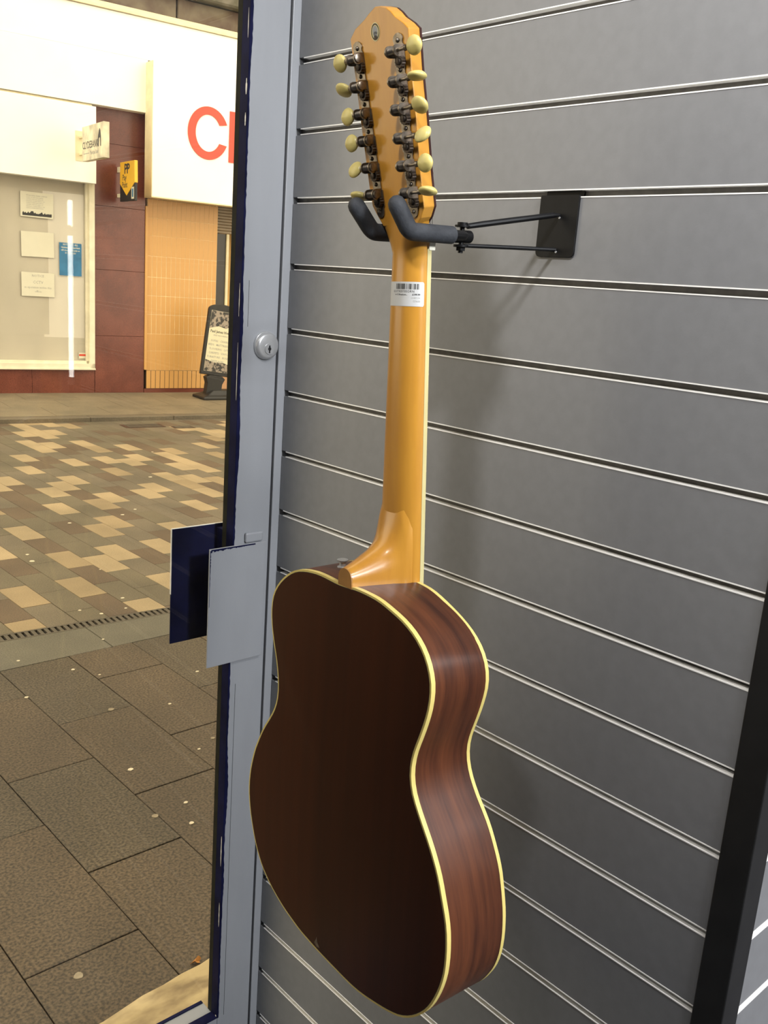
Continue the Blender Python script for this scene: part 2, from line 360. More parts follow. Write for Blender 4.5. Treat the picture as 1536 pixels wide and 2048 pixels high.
# ragged navy edge on the stile face
r = random.Random(11); z = DB
edge = []
while z < DT - 0.1:
    edge.append((XS1 + 0.0016 + 0.0022 * max(0, math.sin(z * 9.0) + 0.6 * math.sin(z * 31 + 1)) + r.random() * 0.0012, z)); z += 0.006
poly = [(XS1 - 0.0004, DB)] + edge + [(XS1 - 0.0004, DT - 0.1)]
eb = MB(); n = len(edge)
vs = [(x, -0.0002, zz) for x, zz in edge] + [(XS1 - 0.0010, -0.0002, zz) for x, zz in edge]
eb.add(vs, [(i, i + 1, n + i + 1, n + i) for i in range(n - 1)]); dpart('old_navy_paint', eb, m_navy)
r = random.Random(5)
for zc_, ln, wd in ((-0.055, 0.022, 0.0016), (-0.10, 0.018, 0.0014), (-0.47, 0.09, 0.0007), (-0.36, 0.05, 0.0006), (0.03, 0.04, 0.0006), (-1.32, 0.06, 0.0012), (-1.45, 0.05, 0.0010), (-1.68, 0.03, 0.003)):
    e = []; ch = MB()
    for i in range(9):
        t = i / 8; w = wd * (0.35 + 0.65 * math.sin(PI * t)) * (0.6 + 0.6 * r.random()); e.append((0.004 + w * 1.2, zc_ + ln * (t - 0.5), 0.004 - w * 1.2))
    ch.add([(XS1 - 0.0014, a, b) for a, b, c in e] + [(XS1 - 0.0014, c, b) for a, b, c in e], [(i, i + 1, 9 + i + 1, 9 + i) for i in range(8)]); dpart('paint_flake', ch, m_chip)
# fine crack line near the stile edge
cr = MB(); cr.box((XS1 + 0.0135, -0.0001, DB), (XS1 + 0.0139, 0.001, -1.0)); cr.box((XS1 + 0.013, -0.0001, -0.40), (XS1 + 0.0133, 0.001, -0.33)); dpart('paint_crack', cr, m_gap)
rl = MB(); rl.box((DL + 0.0905, 0.0005, -1.84), (XS1 - 0.0003, 0.054, DB)); dpart('bottom_rail', rl, [m_frame], bevel=0.0015)
rl = MB(); rl.box((DL + 0.0905, 0.0005, DT - 0.1), (XS1 - 0.0003, 0.054, DT)); dpart('top_rail', rl, m_frame, bevel=0.001)
rl = MB(); rl.box((DL, 0.0005, -1.84), (DL + 0.09, 0.055, DT)); dpart('stile', rl, m_frame, bevel=0.001)
bb = MB(); bb.box((DL + 0.09, 0.048, DB - 0.0005), (XS1 - 0.002, 0.0545, DB + 0.002)); bb.box((DL + 0.09, 0.0004, DB - 0.0005), (XS1, YG - 0.0005, DB + 0.0015)); dpart('bottom_bead', bb, m_navy)
# the pane is given a slight turn so the tube lamp's reflection shows
TH = math.radians(1.7); GL = (XS1 - 0.0005) - (DL + 0.09)
gp = MB(); gp.box((-GL, 0, DB), (0, 0.004, DT - 0.1), fr=lambda v: (XS1 - 0.0005 + v[0] * math.cos(TH), YG - v[0] * math.sin(TH) + v[1], v[2])); dpart('glass_pane', gp, m_glass)
# lock cylinder
LX, LZ = -0.0415, -0.4285
lk = MB()
lk.tube([(LX, 0.0004, LZ), (LX, -0.003, LZ), (LX, -0.0035, LZ), (LX, -0.007, LZ), (LX, -0.009, LZ), (LX, -0.0098, LZ)], [0.0225, 0.0222, 0.0215, 0.0205, 0.0185, 0.0165], 36)
lock = dpart('lock_cylinder', lk, m_lock, smooth=True); tag(lock, 'round chrome lock cylinder')
pl_ = MB(); pl_.cyl((LX + 0.001, -0.0095, LZ - 0.0045), (LX + 0.001, -0.0112, LZ - 0.0045), 0.0085, 24)
pg = pl_.build('lock_plug', m_lock, lock, smooth=True)
ky = MB(); ky.box((LX - 0.0004, -0.0115, LZ - 0.011), (LX + 0.0022, -0.0110, LZ + 0.001)); ky.cyl((LX + 0.001, -0.0110, LZ - 0.0045), (LX + 0.001, -0.0114, LZ - 0.0045), 0.003, 12); ky.build('keyhole', m_gap, lock)
for o in (pg, COL.objects['keyhole']): pass
# push plates
def plate(name, x0, x1, z0, z1, y0, y1, m, bev=0.0008): 
    mb = MB(); mb.box((x0, y0, z0), (x1, y1, z1)); return dpart(name, mb, m, bevel=bev)
pp = plate('push_plate', -0.1385, -0.0305, -0.954, -0.7505, -0.0085, -0.0055, m_frame); tag(pp, 'pale grey push plate with chipped top edge')
chp = MB(); r = random.Random(2); e = []
for i in range(60):
    x = -0.136 + 0.085 * i / 59; e.append((x, -0.752 - (0.0012 + 0.0035 * r.random() * max(0.15, 1 - i / 55))))
n = 60
chp.add([(x, -0.00865, zz) for x, zz in e] + [(x, -0.00865, -0.7512 ) for x, zz in e], [(i, i + 1, n + i + 1, n + i) for i in range(n - 1)])
e2 = [(-0.1375 + (0.0006 + 0.0018 * r.random() * max(0.1, 1 - i / 30)), -0.753 - 0.095 * i / 39) for i in range(40)]
chp.add([(x, -0.00865, zz) for x, zz in e2] + [(-0.1376, -0.00865, zz) for x, zz in e2], [(i, i + 1, 41 + i, 40 + i) for i in range(39)])
c = chp.build('chipped_paint', m_navy, pp); c.matrix_parent_inverse = Matrix.Identity(4)
bk = MB(); bk.box((-0.068, -0.0055, -0.7505), (-0.0335, 0.0008, -0.733)); dpart('plate_bracket', bk, m_frame, bevel=0.003)
bk = MB(); bk.box((-0.080, -0.0056, -0.945), (-0.034, 0.0008, -0.76)); dpart('plate_bracket', bk, m_frame, bevel=0.001)
po = plate('push_plate', -0.1690, -0.060, -0.927, -0.729, 0.0575, 0.0605, m_navy); tag(po, 'dark navy push plate on the outer side')
bk = MB(); bk.box((-0.085, YB_, -0.92), (-0.065, 0.058, -0.735)); dpart('plate_bracket', bk, m_navy, bevel=0.001)
edg = MB(); edg.box((-0.1692, 0.0573, -0.7293), (-0.060, 0.0607, -0.7285)); edg.box((-0.1694, 0.0573, -0.84), (-0.1688, 0.0607, -0.729)); edg.build('worn_edge', m_chip, po)
# header, and an unseen dark wall added left of the door against bright reflections
struct(box_obj('wall_front', (-3.6, 0.0, DT + 0.003), (XJ - 0.0005, 0.06, ZC), m_frame))
struct(box_obj('unseen_blocker_wall', (-3.6, 0.0, ZF), (DL - 0.002, 0.06, DT), mat('dark_grey_blocker', (0.05, 0.05, 0.055), 0.7, noise=0.1, nscale=10)))

# vertical lit tube lamp at the back of the shop, seen mirrored in the door glass
tl = empty('tube_lamp', (0.571, -2.4, -0.8)); tag(tl, 'upright fluorescent tube lamp standing behind the slatted corner, mirrored in the door glass', 'lamp')
mb = MB(); mb.cyl((0, 0, 0.03), (0, 0, 0.71), 0.009, 16); mb.build('tube', emis('lit_tube', (1.0, 0.97, 0.9), 26.0), tl, smooth=True)
for z_ in (0.0, 0.71):
    mb = MB(); mb.cyl((0, 0, z_), (0, 0, z_ + 0.03), 0.014, 16); mb.build('end_cap', m_insert, tl, smooth=True)
mb = MB(); mb.cyl((0, 0, ZF + 0.8), (0, 0, ZF + 0.815), 0.10, 24); mb.cyl((0, 0, ZF + 0.815), (0, 0, 0.0), 0.010, 12); mb.build('stand', m_black, tl, smooth=True)

# ================================================================== GUITAR
GO = Vector((-0.18568, -0.49201, -0.6453))
GA = Vector((-0.0196, 0.03484, 0.9992)).normalized(); GB = Vector((0.08179, 0.9961, -0.03313)); GB = (GB - GA * GB.dot(GA)).normalized(); GC = GA.cross(GB)
gt = empty('acoustic_guitar'); tag(gt, 'twelve-string acoustic guitar hung by its neck, mahogany back towards us, cream binding', 'guitar')
GM = Matrix.Identity(4)
for i in range(3): GM[i][0] = GA[i]; GM[i][1] = GB[i]; GM[i][2] = GC[i]; GM[i][3] = GO[i]
gt.matrix_world = GM
OB = [(-0.0027,-0.0001),(-0.0019,-0.0096),(-0.0011,-0.0191),(-0.0007,-0.0286),(-0.0008,-0.0381),(-0.0011,-0.0477),(-0.0017,-0.0572),(-0.003,-0.0666),(-0.005,-0.0759),(-0.0073,-0.0852),(-0.0097,-0.0944),(-0.0125,-0.1035),(-0.0161,-0.1124),(-0.0204,-0.1209),(-0.0256,-0.1289),(-0.0317,-0.1362),(-0.0388,-0.1426),(-0.0468,-0.1478),(-0.0554,-0.1517),(-0.0646,-0.1543),(-0.0741,-0.1551),(-0.0836,-0.1546),(-0.093,-0.1532),(-0.1023,-0.151),(-0.1114,-0.1482),(-0.1204,-0.1451),(-0.1294,-0.1418),(-0.1383,-0.1383),(-0.1473,-0.1351),(-0.1565,-0.1328),(-0.1659,-0.1315),(-0.1755,-0.1316),(-0.1848,-0.1333),(-0.1938,-0.1366),(-0.2021,-0.1413),(-0.21,-0.1466),(-0.2177,-0.1523),(-0.2253,-0.158),(-0.2329,-0.1637),(-0.2407,-0.1692),(-0.2488,-0.1743),(-0.257,-0.1791),(-0.2655,-0.1834),(-0.2743,-0.1871),(-0.2833,-0.1904),(-0.2922,-0.1938),(-0.3011,-0.1971),(-0.3103,-0.1998),(-0.3196,-0.2017),(-0.3291,-0.2028),(-0.3386,-0.2035),(-0.3481,-0.2036),(-0.3577,-0.2032),(-0.3671,-0.2022),(-0.3765,-0.2003),(-0.3857,-0.1978),(-0.3947,-0.1947),(-0.4036,-0.1911),(-0.4122,-0.1871),(-0.4205,-0.1825),(-0.4285,-0.1772),(-0.4359,-0.1712),(-0.4428,-0.1647),(-0.4493,-0.1577),(-0.4552,-0.1502),(-0.4605,-0.1423),(-0.465,-0.1339),(-0.4686,-0.125),(-0.4716,-0.116),(-0.4743,-0.1068),(-0.4767,-0.0976),(-0.4789,-0.0883),(-0.481,-0.079),(-0.4829,-0.0697),(-0.4843,-0.0603),(-0.4853,-0.0508),(-0.4858,-0.0413),(-0.4859,-0.0317),(-0.4858,-0.0222),(-0.4856,-0.0126),(-0.4855,-0.0031),(-0.4853,0.0064),(-0.4851,0.016),(-0.4847,0.0255),(-0.4842,0.035),(-0.4835,0.0445),(-0.4828,0.054),(-0.4819,0.0635),(-0.4804,0.0729),(-0.4784,0.0823),(-0.4762,0.0916),(-0.474,0.1008),(-0.4713,0.11),(-0.468,0.1189),(-0.4644,0.1277),(-0.4605,0.1364),(-0.4559,0.1448),(-0.4507,0.1528),(-0.445,0.1605),(-0.4386,0.1674),(-0.4312,0.1735),(-0.4234,0.1789),(-0.4152,0.1838),(-0.4066,0.1879),(-0.3977,0.1915),(-0.3888,0.1948),(-0.3797,0.1978),(-0.3705,0.2),(-0.3611,0.2018),(-0.3516,0.203),(-0.3421,0.2033),(-0.3326,0.2028),(-0.3231,0.2017),(-0.3137,0.2),(-0.3045,0.1975),(-0.2954,0.1946),(-0.2864,0.1915),(-0.2776,0.1879),(-0.2691,0.1836),(-0.2607,0.1791),(-0.2523,0.1745),(-0.2441,0.1696),(-0.2363,0.1643),(-0.2286,0.1586),(-0.221,0.1529),(-0.2131,0.1474),(-0.2049,0.1426),(-0.1962,0.1388),(-0.187,0.1362),(-0.1775,0.135),(-0.168,0.1351),(-0.1585,0.1361),(-0.1492,0.1378),(-0.1399,0.1401),(-0.1308,0.143),(-0.1218,0.1462),(-0.1127,0.1491),(-0.1036,0.1517),(-0.0942,0.1536),(-0.0848,0.1547),(-0.0752,0.155),(-0.0657,0.1541),(-0.0566,0.1516),(-0.0481,0.1473),(-0.0404,0.1416),(-0.0335,0.135),(-0.0273,0.1278),(-0.0216,0.1201),(-0.0165,0.1121),(-0.0122,0.1036),(-0.0089,0.0947),(-0.0065,0.0854),(-0.0047,0.0761),(-0.0034,0.0666),(-0.0025,0.0571),(-0.0022,0.0476),(-0.0023,0.0381),(-0.0027,0.0285),(-0.0031,0.019),(-0.0032,0.0095)]
OT = [(-0.0025,0.0006),(-0.0013,-0.0088),(-0.0015,-0.0183),(-0.0019,-0.0278),(-0.0023,-0.0373),(-0.0029,-0.0468),(-0.004,-0.0562),(-0.006,-0.0655),(-0.0087,-0.0746),(-0.0118,-0.0835),(-0.0152,-0.0924),(-0.0187,-0.1012),(-0.0226,-0.1099),(-0.0269,-0.1184),(-0.0318,-0.1265),(-0.0375,-0.1341),(-0.044,-0.141),(-0.0515,-0.1468),(-0.0599,-0.1512),(-0.069,-0.1539),(-0.0785,-0.1549),(-0.0879,-0.1543),(-0.0972,-0.1524),(-0.1064,-0.1499),(-0.1155,-0.1471),(-0.1244,-0.144),(-0.1333,-0.1407),(-0.1422,-0.1374),(-0.1513,-0.1345),(-0.1606,-0.1326),(-0.1701,-0.1322),(-0.1795,-0.1334),(-0.1886,-0.1361),(-0.1972,-0.1401),(-0.2053,-0.145),(-0.2131,-0.1504),(-0.2206,-0.1563),(-0.228,-0.1623),(-0.2355,-0.1681),(-0.2434,-0.1733),(-0.2517,-0.178),(-0.2601,-0.1824),(-0.2686,-0.1866),(-0.2773,-0.1903),(-0.2864,-0.1933),(-0.2956,-0.1955),(-0.3049,-0.1976),(-0.3142,-0.1994),(-0.3235,-0.201),(-0.333,-0.2021),(-0.3425,-0.2026),(-0.352,-0.2028),(-0.3614,-0.2024),(-0.3709,-0.2015),(-0.3803,-0.2),(-0.3895,-0.1977),(-0.3985,-0.1946),(-0.4071,-0.1906),(-0.4153,-0.1859),(-0.4234,-0.1809),(-0.4311,-0.1753),(-0.4383,-0.1691),(-0.445,-0.1624),(-0.4513,-0.1553),(-0.457,-0.1477),(-0.462,-0.1397),(-0.4662,-0.1311),(-0.4696,-0.1223),(-0.4724,-0.1132),(-0.475,-0.1041),(-0.4774,-0.0949),(-0.4796,-0.0856),(-0.4816,-0.0763),(-0.4833,-0.067),(-0.4846,-0.0576),(-0.4855,-0.0481),(-0.4859,-0.0387),(-0.4859,-0.0292),(-0.4857,-0.0197),(-0.4856,-0.0102),(-0.4854,-0.0007),(-0.4853,0.0088),(-0.4851,0.0183),(-0.4846,0.0278),(-0.484,0.0373),(-0.4834,0.0468),(-0.4826,0.0562),(-0.4816,0.0657),(-0.4799,0.075),(-0.4779,0.0843),(-0.4758,0.0936),(-0.4735,0.1028),(-0.4706,0.1118),(-0.4673,0.1207),(-0.4636,0.1295),(-0.4596,0.1381),(-0.455,0.1464),(-0.4497,0.1543),(-0.4439,0.1618),(-0.4373,0.1686),(-0.4299,0.1745),(-0.422,0.1798),(-0.4138,0.1846),(-0.4051,0.1885),(-0.3963,0.1921),(-0.3874,0.1953),(-0.3783,0.1981),(-0.3691,0.2003),(-0.3597,0.202),(-0.3503,0.2031),(-0.3408,0.2032),(-0.3313,0.2026),(-0.3219,0.2016),(-0.3126,0.1998),(-0.3034,0.1972),(-0.2944,0.1943),(-0.2854,0.1911),(-0.2767,0.1874),(-0.2682,0.1832),(-0.2598,0.1787),(-0.2515,0.1741),(-0.2434,0.1691),(-0.2356,0.1638),(-0.228,0.1581),(-0.2203,0.1524),(-0.2125,0.147),(-0.2043,0.1423),(-0.1956,0.1386),(-0.1864,0.1361),(-0.177,0.135),(-0.1675,0.1351),(-0.1581,0.1362),(-0.1487,0.1379),(-0.1395,0.1403),(-0.1305,0.1431),(-0.1215,0.1463),(-0.1125,0.1492),(-0.1033,0.1517),(-0.094,0.1536),(-0.0846,0.1547),(-0.0751,0.155),(-0.0657,0.1541),(-0.0565,0.1516),(-0.0481,0.1473),(-0.0404,0.1416),(-0.0336,0.1351),(-0.0273,0.1279),(-0.0217,0.1203),(-0.0166,0.1122),(-0.0123,0.1038),(-0.009,0.0949),(-0.0066,0.0857),(-0.0048,0.0764),(-0.0034,0.067),(-0.0025,0.0575),(-0.0022,0.048),(-0.0023,0.0385),(-0.0027,0.029),(-0.0031,0.0196),(-0.0032,0.0101)]
AC = -0.27; D0 = 0.0788; D1 = 0.0187
NO = len(OB)
def depth(a): return D0 + D1 * (-a)
def inset(O, d):
    out = []
    for i in range(len(O)):
        p = O[i - 1]; q = O[(i + 1) % len(O)]; tx, ty = q[0] - p[0], q[1] - p[1]; l = math.hypot(tx, ty)
        out.append((O[i][0] - ty / l * d, O[i][1] + tx / l * d))
    return out
# orientation check: make inset go inwards
if abs(inset(OB, 0.01)[0][0] - AC) > abs(OB[0][0] - AC): 
    _in = inset
    def inset(O, d): return _in(O, -d)
def sec(t):   # outline between top (t=0) and back (t=1)
    return [(OT[i][0] * (1 - t) + OB[i][0] * t, OT[i][1] * (1 - t) + OB[i][1] * t) for i in range(NO)]
def lvl(t, ins_=0.0, dc=0.0):
    o = sec(t)
    if ins_: o = inset(o, ins_)
    return [(a, b, depth(a) * t + dc) for a, b in o]
sd = MB(); sd.rings([lvl(t) for t in (0.035, 0.2, 0.4, 0.6, 0.8, 0.955)], cap=False); sd.build('sides', m_side, gt, smooth=True)
BW = 0.0052
bt = MB(); bt.rings([lvl(0, 0.0025, 0.0002), lvl(0, -0.0003, 0.0002), lvl(0.0, -0.0003, BW * 0.9), lvl(0.0, 0.001, BW * 0.9)], cap=False); bt.build('top_binding', m_bind, gt, smooth=True)
bt = MB(); bt.rings([lvl(1, 0.0022, 0.0003), lvl(1, -0.0003, 0.0002), lvl(1, -0.0003, -BW), lvl(1, 0.001, -BW)], cap=False); bt.build('back_binding', m_bind, gt, smooth=True)
pf = MB(); pf.rings([lvl(1, 0.0021, 0.00035), lvl(1, 0.0027, 0.00035)], cap=False); pf.build('purfling', m_ink, gt)
def plate_mesh(t, arch, sgn, cshift=0.0):
    base = inset(sec(t), 0.0022); mb = MB(); K = 9; rings = []
    for j in range(K + 1):
        s = 1 - j / K
        ring = []
        for a, b in base:
            aa = AC + (a - AC) * s; bb_ = b * s
            ring.append((aa, bb_, depth(aa) * t + sgn * arch * (1 - s * s) + cshift))
        rings.append(ring)
    mb.rings(rings[:-1], cap=False)
    k = len(mb.v) - NO; c_ = len(mb.v); mb.v.append((AC, 0, depth(AC) * t + sgn * arch + cshift))
    for i in range(NO): mb.f.append((k + i, k + (i + 1) % NO, c_)); mb.mi.append(mb.cur)
    return mb
plate_mesh(1, 0.0035, 1, 0.0002).build('back', m_back, gt, smooth=True)
plate_mesh(0, 0.0, -1, 0.0003).build('soundboard', m_top, gt, smooth=True)
# centre seam hint on the back, chip on the tail edge
cp = MB(); cp.prism([(-0.4795, 0.028), (-0.4775, 0.022), (-0.4725, 0.0265), (-0.466, 0.029), (-0.472, 0.031), (-0.4765, 0.034)], 0, 0.0004, fr=lambda v: (v[0], v[1], depth(v[0]) + 0.0006 + v[2])); cp.build('worn_chip', mat('bare_wood_chip', (0.16, 0.12, 0.09), 0.7, noise=0.4, nscale=300), gt)

# neck
LN = 0.3658
def nw(a, s=1):   # half width on the +b or -b side
    t = max(-0.3, min(1, a / LN)); return 0.0272 - 0.0040 * t if s > 0 else 0.0358 - 0.0105 * t
def nT(a): return 0.0208 - 0.0022 * max(0, min(1, a / LN))
def nsec(a, t):   # t in 0..1 from the -b side over the back to the +b side
    th = PI * (1 - t); cw = math.cos(th)
    return (a, nw(a, cw) * math.copysign(abs(cw) ** 0.9, cw), nT(a) * math.sin(th) ** 0.85 if 0 < t < 1 else 0.0)
PH = math.radians(9.5)
def H(h, b, d): return (LN + h * math.cos(PH) - d * math.sin(PH), b, 0.02 + h * math.sin(PH) + d * math.cos(PH))
NS = 25
nk = MB(); rings = []
for i in range(24):
    a = -0.007 + (LN - 0.001) * i / 23; rings.append([nsec(a, j / (NS - 1)) for j in range(NS)])
# transition into the headstock
def hrect(h, hwR, hwL, d0, d1):
    out = []
    for j in range(NS):
        t = j / (NS - 1); th = PI * (1 - t); c_, s_ = math.cos(th), math.sin(th)
        e = 0.28; x = math.copysign(abs(c_) ** e, c_) if abs(c_) > 1e-9 else 0; y = abs(s_) ** e if s_ > 1e-9 else 0
        b_ = hwL * x if x > 0 else hwR * -x
        out.append(H(h, b_, d0 + (d1 - d0) * y))
    return out
rA = rings[-1]; rB = hrect(0.031, -0.0425, 0.0305, -0.0138, 0.0002)
for s in (0.2, 0.4, 0.6, 0.8, 1.0):
    e = s * s * (3 - 2 * s)
    row = []
    for j in range(NS):
        pA = Vector(rA[j]); pB = Vector(rB[j]); q = pA.lerp(pB, s); w_ = pA[1] + (pB[1] - pA[1]) * (s ** 1.7); q[1] = w_; row.append(tuple(q))
    rings.append(row)
nk.rings(rings, cap=True)
nk.build('neck', m_neck, gt, smooth=True, angle=50)
# heel
hl = MB(); rings = []
HP = [(0.010, 0.110, 0.0270), (0.0165, 0.098, 0.0266), (0.0195, 0.080, 0.0258), (0.023, 0.0626, 0.0245), (0.030, 0.0459, 0.0225), (0.042, 0.0352, 0.0200), (0.059, 0.0266, 0.0170), (0.070, 0.0218, 0.0146), (0.0785, 0.0185, 0.0132)]
HSH = lambda w, c: w + 0.0075 * max(0, 1 - c / 0.078)   # wider on the -b side near the fingerboard
for c_, h_, w_ in HP:
    wm = HSH(w_, c_); ring = [(-0.004, -wm, c_)]
    for j in range(17):
        th = PI * j / 16; ring.append((-0.001 + h_ * math.sin(th) ** (0.62) if 0 < j < 16 else -0.001, -(wm if j < 8 else w_) * math.cos(th), c_))
    ring.append((-0.004, w_, c_)); rings.append([(a, b - 0.001 * (c_ / 0.08), c) for a, b, c in ring])
hl.rings(rings, cap=True); hl.build('neck_heel', m_neck, gt, smooth=True, angle=50)
hc = MB(); hc.rings([[(a, b, 0.0787) for a, b, c in rings[-1]], [(a * 0.98, b * 0.98, 0.0797) for a, b, c in rings[-1]]]); 
hc.build('heel_cap', mat('brown_heel_cap', (0.40, 0.19, 0.045), 0.4, noise=0.1, nscale=60), gt)
# fretboard, binding, nut, frets
fb = MB(); fb.rings([[(a, -nw(a, -1) + 0.0012, -0.0001), (a, nw(a) - 0.0012, -0.0001), (a, nw(a) - 0.0012, -0.0050), (a, -nw(a, -1) + 0.0012, -0.0050)] for a in (-0.10, 0.0, LN - 0.003)]); fb.build('fingerboard', m_rose, gt)
for s_ in (-1, 1):
    fb = MB(); fb.rings([[(a, s_ * (nw(a, s_) + 0.0004), 0.0003), (a, s_ * (nw(a, s_) - 0.0012), 0.0003), (a, s_ * (nw(a, s_) - 0.0012), -0.0051), (a, s_ * (nw(a, s_) + 0.0004), -0.0051)] for a in (-0.10, 0.0, LN - 0.003)]); fb.build('fingerboard_binding', m_bind2, gt)
SCL = 0.652
for n_ in range(1, 19):
    a = LN - SCL * (1 - 2 ** (-n_ / 12)); MB().box((a - 0.001, -nw(a, -1), -0.0060), (a + 0.001, nw(a), -0.0048)).build('fret', m_nickel, gt)
nb = MB(); nb.box((LN - 0.0045, -0.0268, -0.0096), (LN + 0.0040, 0.0240, -0.0012)); nb.build('nut', m_ivory, gt, bevel=0.0008)
# headstock
HO = [(0.020, -0.0345), (0.026, -0.0415), (0.036, -0.0478), (0.0664, -0.0465), (0.1209, -0.0468), (0.1651, -0.0455), (0.2004, -0.0462), (0.2065, -0.0390), (0.2135, -0.0278), (0.2195, -0.0215), (0.2241, -0.0150), (0.2270, -0.0060), (0.228, 0.0028), (0.2240, 0.0135), (0.2200, 0.0220), (0.2145, 0.0385), (0.2068, 0.0485), (0.1990, 0.0480), (0.125, 0.0445), (0.06, 0.0408), (0.0416, 0.0385), (0.0335, 0.0330), (0.020, 0.0225)]
hs = MB(); hs.prism(HO, -0.0142, 0.0, fr=lambda v: H(*v)); hs.build('headstock', m_neck, gt, bevel=0.0009)
hv = MB(); hv.prism(HO, -0.0166, -0.0142, fr=lambda v: H(*v)); hv.build('headstock_veneer', m_veneer, gt)
# emblem sticker
def disc(mb, hc_, bc, rh, rb_, d, n=24, r_in=0.0):
    vs = [H(hc_ + rh * math.cos(2 * PI * i / n), bc + rb_ * math.sin(2 * PI * i / n), d) for i in range(n)]
    if r_in: mb.rings([vs, [H(hc_ + rh * r_in * math.cos(2 * PI * i / n), bc + rb_ * r_in * math.sin(2 * PI * i / n), d) for i in range(n)]], cap=False)
    else: mb.add(vs, [tuple(range(n))])
eb = MB(); disc(eb, 0.2061, 0.0052, 0.0085, 0.0074, 0.0003); em = eb.build('oval_emblem', m_bind2, gt)
eb = MB(); disc(eb, 0.2061, 0.0052, 0.0076, 0.0065, 0.00045, r_in=0.82); disc(eb, 0.2012, 0.0052, 0.0016, 0.0026, 0.0005)
eb.build('emblem_ring', m_gear, em)
eb = MB(); disc(eb, 0.2068, 0.0052, 0.0048, 0.0042, 0.0005); disc(eb, 0.2035, 0.0052, 0.0030, 0.0034, 0.0005); eb.build('emblem_motif', m_ink2, em)

# tuning machines
LG = [(0.1777, 0.0309), (0.1515, 0.0288), (0.1251, 0.0272), (0.0984, 0.0256), (0.0721, 0.0234), (0.0457, 0.0213)]
RG = [(0.1728, -0.0345), (0.1474, -0.0347), (0.1213, -0.0348), (0.0949, -0.0353), (0.0681, -0.0361), (0.0424, -0.0368)]
LW = [(0.1855, 0.0339), (0.1596, 0.0327), (0.1333, 0.0313), (0.107, 0.0293), (0.0804, 0.0271), (0.0533, 0.0251)]
RW = [(0.1824, -0.0313), (0.1558, -0.0315), (0.1300, -0.0314), (0.1036, -0.0318), (0.0774, -0.0325), (0.0513, -0.0340)]
LS = [(0.1959, 0.0361), (0.1696, 0.0349), (0.1427, 0.0332), (0.1159, 0.0311), (0.0893, 0.0292), (0.0632, 0.0265), (0.0354, 0.0235)]
RS = [(0.1924, -0.03), (0.1659, -0.0302), (0.1391, -0.0304), (0.1124, -0.0309), (0.0862, -0.0313), (0.0596, -0.0316), (0.0328, -0.0320)]
LBt = [(0.1855, 0.0555), (0.1592, 0.0540), (0.1323, 0.0515), (0.1058, 0.0495), (0.079, 0.0478), (0.053, 0.0465)]
RBt = [(0.1792, -0.0615), (0.1535, -0.0620), (0.1272, -0.0626), (0.1012, -0.0636), (0.0748, -0.0638), (0.0488, -0.0645)]
ROT = {1: [8, 42, -6, -4, -28, 62], -1: [4, 74, 28, -38, -2, 66]}
